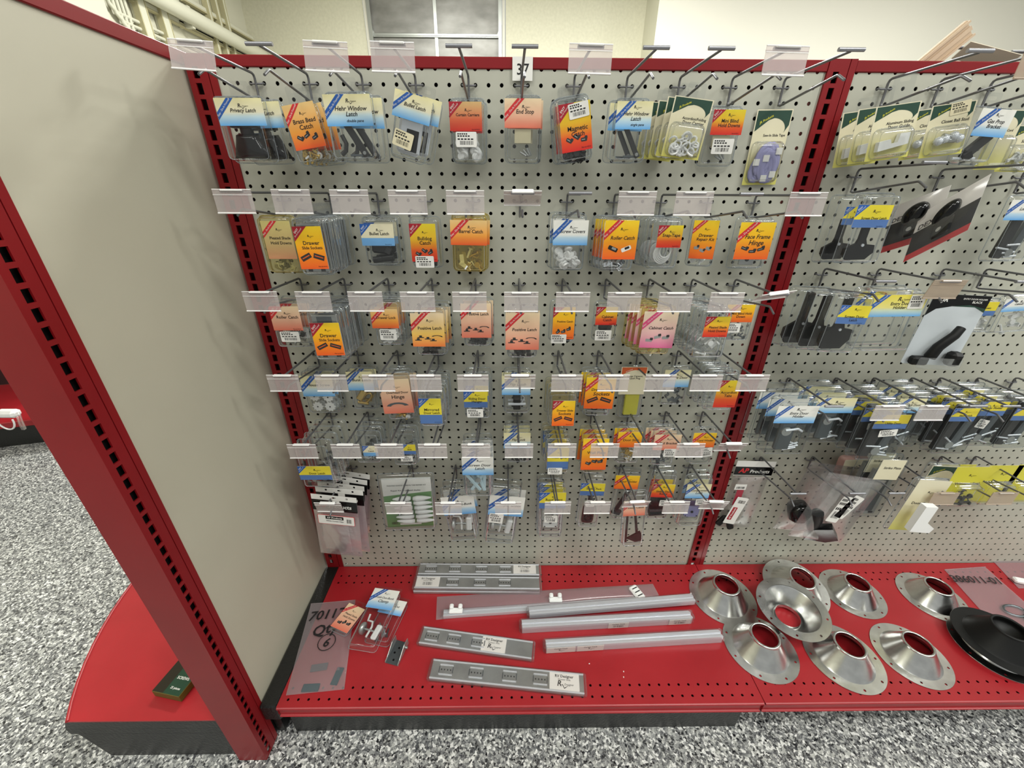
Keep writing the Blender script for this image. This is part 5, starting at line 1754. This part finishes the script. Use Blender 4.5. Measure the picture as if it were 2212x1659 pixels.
for (a, b, an) in ((-.045, -.2, .5), (-.015, -.215, -.4), (-.03, -.19, 1.2)):
    mb.box((0, 0, 0), (.02, .012, .04), BLACKM, Matrix.Translation((a, -.004, b)) @ Matrix.Rotation(an, 4, 'Y'), .004)
mb.build('clips', o)


def zipbag(tl, br, yd, label, seed, roll=0, cont=(), paper=None, name='zip_bag', m=None, flatdark=None):
    xm, ym = (tl[0] + br[0]) / 2, (tl[1] + br[1]) / 2
    ctr = P(xm, ym, y=yd)
    w = P(br[0], ym, y=yd).x - P(tl[0], ym, y=yd).x
    h = P(xm, tl[1], y=yd).z - P(xm, br[1], y=yd).z
    o = thing(name, label, 'bag', tuple(ctr), (0, R(roll), 0))
    mb = MB()
    poly_bag(mb, w, h, m or BAGZ, seed, .009, h / 2)
    mb.tube([(-w / 2, -.002, h * .44), (w / 2, -.002, h * .44)], .0012, m or BAGC, 6)
    mb.build('bag', o)
    rd = random.Random(seed)
    if cont:
        mb = MB()
        for (px_, pz_, kind_, sc_) in cont:
            M2 = Matrix.Translation((px_ * w, 0, pz_ * h)) @ Matrix.Rotation(rd.uniform(-1, 1), 4, 'Y') @ Matrix.Rotation(rd.uniform(-.6, .6), 4, 'X') @ Matrix.Scale(sc_, 4)
            if kind_ == 'cup':
                mb.lathe([(0, .02), (.018, .02), (.022, .008), (.026, -.012), (.02, -.02)], BLACKG, 18, M2)
            elif kind_ == 'elbow':
                mb.tube([(-.03, 0, .02), (-.01, 0, .0), (.01, 0, -.03)], .012, BLACKM, 10, M=M2)
            elif kind_ == 'wedge':
                mb.prism([(-.025, .03), (.028, .02), (.034, -.01), (.012, -.05), (-.03, -.01)], -.012, .006, BLACKG, M2)
            elif kind_ == 'zinc':
                mb.box((0, 0, 0), (.03, .012, .02), ZINC, M2, .002)
        mb.build('fittings', o)
    if paper:
        mb = MB()
        for (px_, pz_, pw_, ph_, an_) in paper:
            sticker(mb, px_ * w, pz_ * h, pw_, ph_, -.014, R(an_), seed)
        mb.build('paper_tag', o)
    return o


zipbag((1706, 1008), (1826, 1150), -.06, 'rear clear zip bag with black round fittings, right bay bottom row', 4, 8, ((-.2, -.2, 'cup', 1.3), (.1, -.3, 'elbow', 1)))
zipbag((1740, 1032), (1868, 1168), -.13, 'front clear zip bag of black wedge parts with white tags, right bay', 5, 10, ((-.12, -.2, 'elbow', 1.2), (.06, -.36, 'wedge', 1.1)),
       ((-.02, .05, .034, .09, 4), (.1, .1, .03, .08, 16)))
pack(59.5, 35, .05, (1812, 992, 1872, 1060), (1818, 993, 1868, 1036), 'plain', ['Ball Catch'], None, 'flat pinkish white box behind the hooks, bottom row right bay', 'pinkish box', 1, .02, .02, -3, plastic=mat('pink_box', (170, 130, 120), .6), name='hanging_box', cat='box', tz=.1)
pack(59.5, 35, .13, (1868, 994, 1934, 1120), (1896, 994, 1948, 1036), 'plain', ['Strike Plate'], 'channel', 'grey hardware pack with white header, bottom row right bay', 'grey hardware packs, right bay bottom row', 2, .03, .024, 2, tz=.1, creg=.3, plastic=DIM)
pack(64.5, 35, .16, (1946, 1040, 2024, 1150), (1950, 1040, 2020, 1146), 'cream', ['Door Corner'], None, 'yellowed card with white angled corner piece, lowest in the right bay', 'corner', 1, .02, .012, 4, plastic=CLEARP)
q = P(1986, 1112, y=-.178)
mb = MB()
mb.prism([(-.024, .04), (.008, .042), (.012, -.01), (.04, -.026), (.036, -.042), (-.018, -.044)], -.008, .008, WHITE, Matrix.Rotation(R(8), 4, 'Y'))
tag(mb.build('corner_piece', loc=(q.x, -.188, q.z)), 'white plastic angled corner piece in front of the yellowed card, right bay', 'corner piece')
pack(64.5, 35, .085, (1985, 1006, 2056, 1090), (1988, 1008, 2052, 1086), 'green', ['Cord Cleat'], None, 'dark topped cream card behind the white corner piece, right bay', 'cleat', 1, .02, .012, 4, plastic=CLEARP)
for k, (xx, dd, yy) in enumerate(((2104, .14, 6), (2070, .09, 0), (2172, .09, 2), (2236, .09, 0))):
    pack(70.5 if k < 2 else 74.5, 35, dd, (xx - 44, 1014 + yy, xx + 30, 1094 + yy), (xx - 44, 1014 + yy, xx + 30, 1094 + yy), 'yellow', ['Window Seal'], 'darkbits' if k == 0 else None,
         ('front yellow carded pack with dark roll at its foot, right bay bottom row', 'yellow carded pack behind the frontmost yellow one, right bay bottom row', 'yellow carded pack at far right of the bottom row',
          'yellow carded pack cut off by the right edge, bottom row')[k], 'yellow', 1, .02, .02, 0, plastic=CLEAR, creg=-.2)

# ---- things on top of and behind the second bay
a, b = P(2012, 128, y=.05), P(2092, 62, y=.05)
dv = (b - a)
an = math.atan2(dv.x, dv.z)
o = thing('wood_moulding', 'pale wooden moulding strip leaning up behind the right top rail', 'moulding', tuple(a - dv * .9), (0, an, 0))
LM = dv.length * 1.9
mb = MB()
mb.box((0, 0, LM / 2), (.034, .008, LM), TAN, bev=.001)
mb.box((.0, -.005, LM / 2), (.008, .004, LM), TAN)
mb.box((.014, -.006, LM / 2), (.004, .006, LM), TAN)
mb.box((-.013, -.006, LM / 2), (.004, .006, LM), TAN)
mb.build('strip', o)
for (px_, py_, yd, lab, m_) in ((2130, 122, .10, 'tan label card on a hook behind the right top rail', mat('tan_label', (214, 204, 182), .6)), ):
    q = P(px_, py_, y=yd)
    mb = MB()
    mb.box((0, 0, 0), (.12, .002, .034), m_, Matrix.Rotation(R(10), 4, 'Y') @ Matrix.Rotation(R(50), 4, 'X'))
    mb.tube([(-.075, 0, .014), (-.02, 0, .014)], .003, STEEL, 8)
    mb.tube([(.05, 0, .008), (.09, 0, .008)], .003, STEEL, 8)
    tag(mb.build('rear_label', loc=tuple(q)), lab, 'label')

# ================================================================== things on the red deck
def on_deck(u, v, dz=0.0):
    return P(u, v, z=ZD + dz)


def rail_bar(name, label, cat, p0, p1, width, height, builder, group=None, lift=0.0):
    """long bar whose camera-side lower edge runs p0 -> p1 on the deck"""
    a, b = on_deck(*p0, dz=lift), on_deck(*p1, dz=lift)
    d = b - a
    L_ = d.length
    an_ = math.atan2(d.y, d.x)
    o = thing(name, label, cat, (a.x, a.y, ZD + .0004 + lift), (0, 0, an_), group)
    builder(o, L_, width, height)
    return o


def drawer_slide(o, L_, w, h, lab_at=.8, seed=1, bag=True, lablen=.074):
    mb = MB()
    mb.box((L_ / 2, w / 2, h * .45), (L_, w, h * .9), ZINC, bev=.0015)
    mb.box((L_ / 2, .0025, h * .72), (L_, .004, h * .62), ALUB, bev=.001)
    mb.box((L_ / 2, w - .0025, h * .72), (L_, .004, h * .62), ALUB, bev=.001)
    sb_ = mb.build('slide_body', o)
    mb = MB()
    for f in (.1, .3, .52, .72):
        x = L_ * f
        if abs(f - lab_at) < .12:
            continue
        for s_ in (.26, .74):
            mb.box((x, w * s_, h * .98), (.036, .003, .003), ALUB, bev=.0006)
        for s_ in (-1, 1):
            mb.box((x + s_ * .018, w * .5, h * .93), (.002, w * .3, .002), ZINCD)
        for q in range(4):
            mb.cyl((x - .012 + q * .008, w * .5, h * .905), .002, .0012, DARKMETAL, 8)
    mb.build('tabs', sb_)
    mb = MB()
    T = Matrix.Translation((L_ * lab_at, w * .5, h * .915)) @ Matrix.Rotation(R(-90), 4, 'X')
    mb.prism(rrect(lablen, w * .84, .002, 2), -.0002, 0, PAPER, T)
    put_text(mb, 'RV Designer', 0, w * .26, lablen * .7, w * .14, INK, -.0004, 0, .02, 0, T)
    put_text(mb, 'Drawer Slide', 0, w * .1, lablen * .6, w * .09, INK, -.0004, 0, 0, 0, T)
    if seed % 2:
        logo(mb, -lablen * .05, -w * .16, lablen * .42, -.0004, T)
    else:
        barcode(mb, 0, -w * .14, lablen * .4, w * .24, -.0004, seed, T)
    mb.build('paper_label', o)
    if bag:
        mb = MB()
        T = Matrix.Translation((L_ / 2, w / 2, h * .5))
        mb.box((0, 0, 0), (L_ + .014, w + .006, h + .003), BAGC, T, .004)
        mb.build('wrap', o)


G = 'wrapped drawer slides on the red deck'
rail_bar('drawer_slide', 'grey drawer slide lying along the pegboard, rearmost on the red deck', 'drawer slide', (903, 1246), (1165, 1248), .042, .013, lambda o, L_, w, h: drawer_slide(o, L_, w, h, .88, 2), G, .016)
rail_bar('drawer_slide', 'grey drawer slide in front of the rearmost one, label at its left end', 'drawer slide', (895, 1276), (1166, 1279), .044, .014, lambda o, L_, w, h: drawer_slide(o, L_, w, h, .1, 2), G, .012)
rail_bar('drawer_slide', 'bottom drawer slide of the pile beside the pegboard', 'drawer slide', (893, 1283), (1166, 1285), .09, .012, lambda o, L_, w, h: drawer_slide(o, L_, w, h, .1, 4, False), G)
rail_bar('drawer_slide', 'shorter wrapped drawer slide in the middle of the red deck', 'drawer slide', (905, 1395), (1148, 1430), .048, .013, lambda o, L_, w, h: drawer_slide(o, L_, w, h, .66, 1, True, .068), G)
rail_bar('drawer_slide', 'long wrapped drawer slide nearest the front edge, large white label', 'drawer slide', (927, 1471), (1262, 1506), .048, .013, lambda o, L_, w, h: drawer_slide(o, L_, w, h, .875, 3, True, .076), G)


def track(o, L_, w, h, ends=((.0, .16),), seed=0):
    mb = MB()
    vs = []
    prof = [(0, 0), (0, h), (.006, h), (.0065, h * .86), (.0125, h * .86), (.013, h), (w - .006, h), (w - .0055, h * .8), (w, h * .8), (w, 0)]
    for x in (0, L_):
        vs += [(x, p[0], p[1]) for p in prof]
    n = len(prof)
    mb.add(vs, [(i, i + 1, n + i + 1, n + i) for i in range(n - 1)] + [list(range(n)), list(range(n, 2 * n))[::-1]], ALUB)
    mb.build('track_bar', o)
    mb = MB()
    for (a, b) in ends:
        T = Matrix.Translation((L_ * (a + b) / 2, -.0012, h * .5))
        mb.prism(rrect(L_ * (b - a), h * .92, .001, 1), -.0002, 0, PAPER, T)
        put_text(mb, 'Curtain Track', 0, h * .2, L_ * (b - a) * .7, h * .18, INK, -.0004, 0, .01, 0, T)
        if seed % 2:
            logo(mb, 0, -h * .1, h * .5, -.0004, T)
        else:
            barcode(mb, 0, -h * .16, L_ * (b - a) * .5, h * .3, -.0004, seed, T)
    mb.build('paper_label', o)
    mb = MB()
    mb.box((L_ / 2, w / 2, h / 2), (L_ + .016, w + .005, h + .004), BAGC, bev=.005)
    mb.build('wrap', o)


G = 'bright metal curtain tracks on the red deck'
rail_bar('curtain_track', 'wrapped bright metal track, upper of the crossed pair on the deck', 'track', (1144, 1336), (1500, 1306), .026, .018, lambda o, L_, w, h: track(o, L_, w, h, (), 0), G, .010)
rail_bar('curtain_track', 'wrapped bright metal track with barcode label at its right end', 'track', (1128, 1368), (1493, 1347), .026, .026, lambda o, L_, w, h: track(o, L_, w, h, ((.86, .99), (.5, .62)), 2), G)
rail_bar('curtain_track', 'wrapped bright metal track nearest the front, label at its left end', 'track', (1180, 1411), (1558, 1388), .024, .026, lambda o, L_, w, h: track(o, L_, w, h, ((.0, .16), (.17, .32)), 1), G)
rail_bar('curtain_track', 'bare bright metal track inside the long clear bag', 'track', (958, 1337), (1380, 1308), .022, .012, lambda o, L_, w, h: track(o, L_, w, h, (), 0), G)


def deck_bag(name, label, quad, m, seed, puff=.004, lift=.0012, zipend=None, cat='bag'):
    """flat poly bag lying on the deck, quad = image corners tl,tr,br,bl"""
    c = [on_deck(*p) for p in quad]
    ctr = (c[0] + c[1] + c[2] + c[3]) / 4
    o = thing(name, label, cat, (ctr.x, ctr.y, ZD + lift))
    mb = MB()
    rd = random.Random(seed)
    nx, ny = 14, 10
    for side in (0, 1):
        vs, fs = [], []
        for j in range(ny + 1):
            for i in range(nx + 1):
                u, v = i / nx, j / ny
                p = (c[0] * (1 - u) + c[1] * u) * (1 - v) + (c[3] * (1 - u) + c[2] * u) * v - ctr
                e = (math.sin(math.pi * u) * math.sin(math.pi * v)) ** .5
                vs.append((p.x, p.y, side * (.0012 + puff * e + rd.uniform(0, .0022) * e)))
        for j in range(ny):
            for i in range(nx):
                a = j * (nx + 1) + i
                fs.append((a, a + nx + 1, a + nx + 2, a + 1))
        mb.add(vs, fs, m, True)
    mb.build('bag', o)
    if zipend:
        mb = MB()
        (i0, i1, t) = zipend
        a, b = c[i0] - ctr, c[i1] - ctr
        mb.tube([(a.x, a.y, .002), (b.x, b.y, .002)], .0013, BAG, 6)
        mb.build('zip_strip', o)
    return o, ctr


deck_bag('long_bag', 'long clear bag around a bare track, behind the metal tracks', ((944, 1290), (1410, 1262), (1424, 1288), (942, 1340)), BAG, 11, .014)
q = on_deck(1375, 1284)
mb = MB()
mb.box((0, 0, .007), (.03, .05, .012), WHITE, Matrix.Rotation(R(25), 4, 'Z'), .005)
for k in range(3):
    mb.box((0, -.014 + k * .013, .0134), (.018, .003, .0006), INK, Matrix.Rotation(R(25), 4, 'Z'))
tag(mb.build('hardware_sachet', loc=(q.x, q.y, ZD + .002)), 'small white printed sachet in the right end of the long bag', 'sachet')
for (u, v, lab) in ((985, 1322, 'white plastic end fittings at the left end of the long bag'), (1200, 1298, 'white plastic bracket clip on the middle of the long bag')):
    q = on_deck(u, v, .012)
    mb = MB()
    mb.box((0, 0, .004), (.04, .016, .008), WHITE, bev=.002)
    for s_ in (-1, 1):
        mb.box((s_ * .013, .008, .012), (.012, .014, .012), WHITE, bev=.003)
    tag(mb.build('plastic_clip', loc=(q.x, q.y, ZD + .014)), lab, 'clip')

# marked bag at the left with three grey foam strips
o, ctr = deck_bag('marked_bag', 'clear bag with black marker writing and circled 6, left on the deck', ((672, 1306), (768, 1298), (744, 1490), (618, 1503)), BAG, 21, .003, zipend=(0, 1, 0))
mb = MB()
c = [on_deck(*p) for p in ((672, 1306), (768, 1298), (744, 1490), (618, 1503))]


def marker(mb, body, u, v, size_, rot, lift=.0075):
    p = on_deck(u, v) - ctr
    vs, fs, w_ = text2d(body, .15, .018)
    k = size_ / .72
    cc, ss = math.cos(rot), math.sin(rot)
    mb.add([(p.x + (a * cc - (b - .33) * ss) * k, p.y + (a * ss + (b - .33) * cc) * k, lift) for a, b in vs], fs, INK)


marker(mb, '701176', 716, 1330, .029, R(8))
marker(mb, 'Qty', 706, 1362, .031, R(16))
marker(mb, '6', 707, 1392, .024, R(0))
p = on_deck(707, 1391) - ctr
mb.tube([(p.x + .023 * math.cos(R(a)), p.y + .023 * math.sin(R(a)), .0076) for a in range(0, 360, 20)], .0011, INK, 6, True)
mb.build('marker_writing', o)
for (u, v, rz, lab) in ((690, 1443, 8, 'upper'), (729, 1462, 84, 'upright'), (672, 1487, 2, 'lower')):
    q = on_deck(u, v)
    mb = MB()
    mb.box((0, 0, .002), (.042, .018, .003), FOAMG, bev=.0008)
    tag(mb.build('foam_strip', loc=(q.x, q.y, ZD + .0012), rot=(0, 0, R(rz))), '%s grey foam strip inside the marked clear bag' % lab, 'foam strip', 'foam strips in the marked bag')


def lying_pack(label, u, v, w, h, D, rz, style, lines, cont, lift=0.0, tiltx=0, stkr=False, group='loose packs on the red deck', plastic=None):
    q = on_deck(u, v, lift)
    o = thing('blister_pack', label, 'blister pack', (q.x, q.y, ZD + .001 + lift), (R(-90 + tiltx), 0, 0), group)
    o.rotation_euler = (Matrix.Rotation(R(rz), 3, 'Z') @ Matrix.Rotation(R(-90 + tiltx), 3, 'X')).to_euler()
    mb = MB()
    shell(mb, w, h, D, plastic or CLEAR)
    cs = mb.build('clamshell', o)
    mb = MB()
    hang_tab(mb, w * .96, h / 2 - .002, h / 2 + .018, CLEARP)
    mb.build('hang_tab', cs)
    mb = MB()
    ch = h * .36 if style != 'pink' else h * .9
    card(mb, w * .98, ch, style, lines, -D - .0008, True, None, 'x' if style == 'pink' else None, 0, h / 2 - ch / 2 - .002)
    mb.build('header_card', o)
    if cont:
        me = contents(cont, w - .012, h * .56, D - .002, 5)
        q2 = link_mesh('contents', me, o)
        q2.location = (0, 0, -h * .2)


lying_pack('pink carded pack sticking out left under the bunk clamp pack', 752, 1340, .06, .085, .008, -22, 'pink', ['Pleated Shade', 'Hold Downs'], None, .008)
lying_pack('lower clear pack under the bunk clamp pack, lying askew', 836, 1346, .075, .13, .016, -12, 'white', ['Fold-Out'], 'steelbits', .001)
lying_pack('bunk clamp pack with white and blue card, topmost in the pile on the deck', 812, 1340, .082, .175, .018, -9, 'white', ['Fold-Out-Bunk', 'Clamp'], 'wheel', .019)

q = on_deck(852, 1436)
o = thing('steel_bracket', 'small bare U shaped steel bracket on the red deck', 'bracket', (q.x, q.y + .03, ZD + .0008), (0, 0, R(-14)))
mb = MB()
mb.box((0, 0, .001), (.036, .062, .002), ZINCD, bev=.0005)
for s_ in (-1, 1):
    mb.prism([(-.031, .0), (.031, .0), (.031, .022), (.012, .024), (-.02, .008), (-.031, .006)], s_ * .0172, s_ * .019, ZINC, Matrix.Rotation(R(90), 4, 'Z'))
mb.build('bracket_body', o)
mb = MB()
for (a, b) in ((0, .012), (0, -.02), (-.006, -.002)):
    mb.cyl((a, b, .0024), .0028, .0008, BLACKG, 12)
mb.cyl((.022, .012, .014), .0035, .01, ZINC, 10, ax='x')
mb.build('rivets', o)

# metal cones
def cone_mesh(rubber=False):
    m = BLACKM if rubber else ALU
    out = circ(0, 0, .101, 64)
    holes = [circ(.0905 * math.cos(R(a)), .0905 * math.sin(R(a)), .0034, 8) for a in range(0, 360, 45)]
    if rubber:
        holes = []
    vs, fs = filled([out, circ(0, 0, .0755, 64)] + holes)
    fl = MB()
    fl.add([(a, b, .0018) for a, b in vs], fs, m)
    fl.add([(a, b, .0002) for a, b in vs], [f[::-1] for f in fs], m)
    fl.lathe([(.101, .0002), (.1016, .001), (.101, .0018)], m, 64)
    co = MB()
    co.lathe([(.0755, .0018), (.0745, .0028), (.072, .006), (.0415, .052), (.040, .0555), (.0402, .0575), (.0385, .059), (.0345, .0586), (.0338, .056), (.0345, .05), (.0352, .046)] + ([(.036, .036), (.001, .034)] if rubber else []), m, 72)
    return fl.mesh('flange'), co.mesh('cone')


CF, CCO = cone_mesh()
RF, RCO = cone_mesh(True)


def cone(label, u, v, lift=0.0, rz=0, flip=False, tx=0, ty=0, rubber=False, scale=1.0):
    q = on_deck(u, v, 0 if rubber else lift + (.057 * scale if flip else 0))
    o = thing('vent_cone', label, 'cone', (q.x, q.y, ZD + .0004 + lift), (R(tx), R(ty), R(rz)), None if rubber else 'spun metal cones on the red deck')
    a = link_mesh('flange', RF if rubber else CF, o)
    b = link_mesh('cone_wall', RCO if rubber else CCO, o)
    if flip:
        for z in (a, b):
            z.rotation_euler = (R(180), 0, 0)
            z.location = (0, 0, .059)
    if scale != 1:
        o.scale = (scale,) * 3
    return o


cone('leftmost metal cone in the back row of cones on the deck', 1560, 1288, 0, 12, scale=.96)
cone('metal cone tilted up behind the upside down one, close to the pegboard', 1718, 1268, .012, 5, tx=9, scale=.93)
cone('upside down metal cone showing its hollow inside', 1711, 1310, .004, 20, True, 4, -3, scale=.93)
cone('metal cone in the back row right of the upside down one', 1840, 1281, 0, 30, scale=.86)
cone('metal cone in the back row, rightmost, behind the black rubber cone', 2012, 1289, 0, 24, scale=.86)
cone('leftmost metal cone in the front row of cones', 1641, 1398, 0, 16, scale=.93)
cone('metal cone in the front row below the upside down one', 1820, 1418, 0, 40, scale=.93)
cone('metal cone in the front row, left of the black rubber cone', 1966, 1414, 0, 18, scale=.87)
cone('metal cone underneath the black rubber cone at the right edge', 2148, 1398, 0, 10, scale=.96)
cone('black rubber cone stacked on a metal cone at the right edge', 2147, 1397, .028, 0, False, 0, 0, True, .97)

o, ctr = deck_bag('marked_bag', 'clear bag with black marker numbers at the right of the deck', ((2040, 1232), (2128, 1226), (2290, 1370), (2190, 1400)), BAG, 31, .004, zipend=(0, 1, 0))
mb = MB()
marker(mb, '386011-01', 2104, 1256, .026, R(-4))
mb.build('marker_writing', o)
mb = MB()
q = on_deck(2190, 1322)
mb.tube([(.03 * math.cos(R(a)), .018 * math.sin(R(a)), .004) for a in range(0, 360, 20)], .004, ZINCD, 8, True)
mb.tube([(.03 + .028 * math.cos(R(a)), -.03 + .018 * math.sin(R(a)), .005) for a in range(0, 360, 20)], .004, ZINCD, 8, True)
tag(mb.build('metal_clips', loc=(q.x, q.y, ZD + .001)), 'two grey oval metal clips inside the right marked bag', 'clips')
deck_bag('clear_bag', 'second clear bag at the far right against the pegboard', ((2140, 1208), (2300, 1204), (2330, 1268), (2200, 1272)), BAG, 41, .006)
q = on_deck(2215, 1262)
mb = MB()
mb.box((0, 0, .008), (.07, .02, .014), WHITE, Matrix.Rotation(R(-18), 4, 'Z'), .004)
tag(mb.build('white_bar', loc=(q.x, q.y, ZD + .002)), 'white plastic bar in the far right clear bag', 'bar')
for (u, v) in ((1273, 1434), (1347, 1451), (1347, 1463)):
    q = on_deck(u, v)
    mb = MB()
    mb.box((0, 0, .0006), (.003, .002, .001), PAPER, Matrix.Rotation(R(u % 90), 4, 'Z'))
    tag(mb.build('paper_crumb', loc=(q.x, q.y, ZD + .0002)), 'tiny white paper crumb on the bare red deck', 'crumb', 'paper crumbs on the deck')
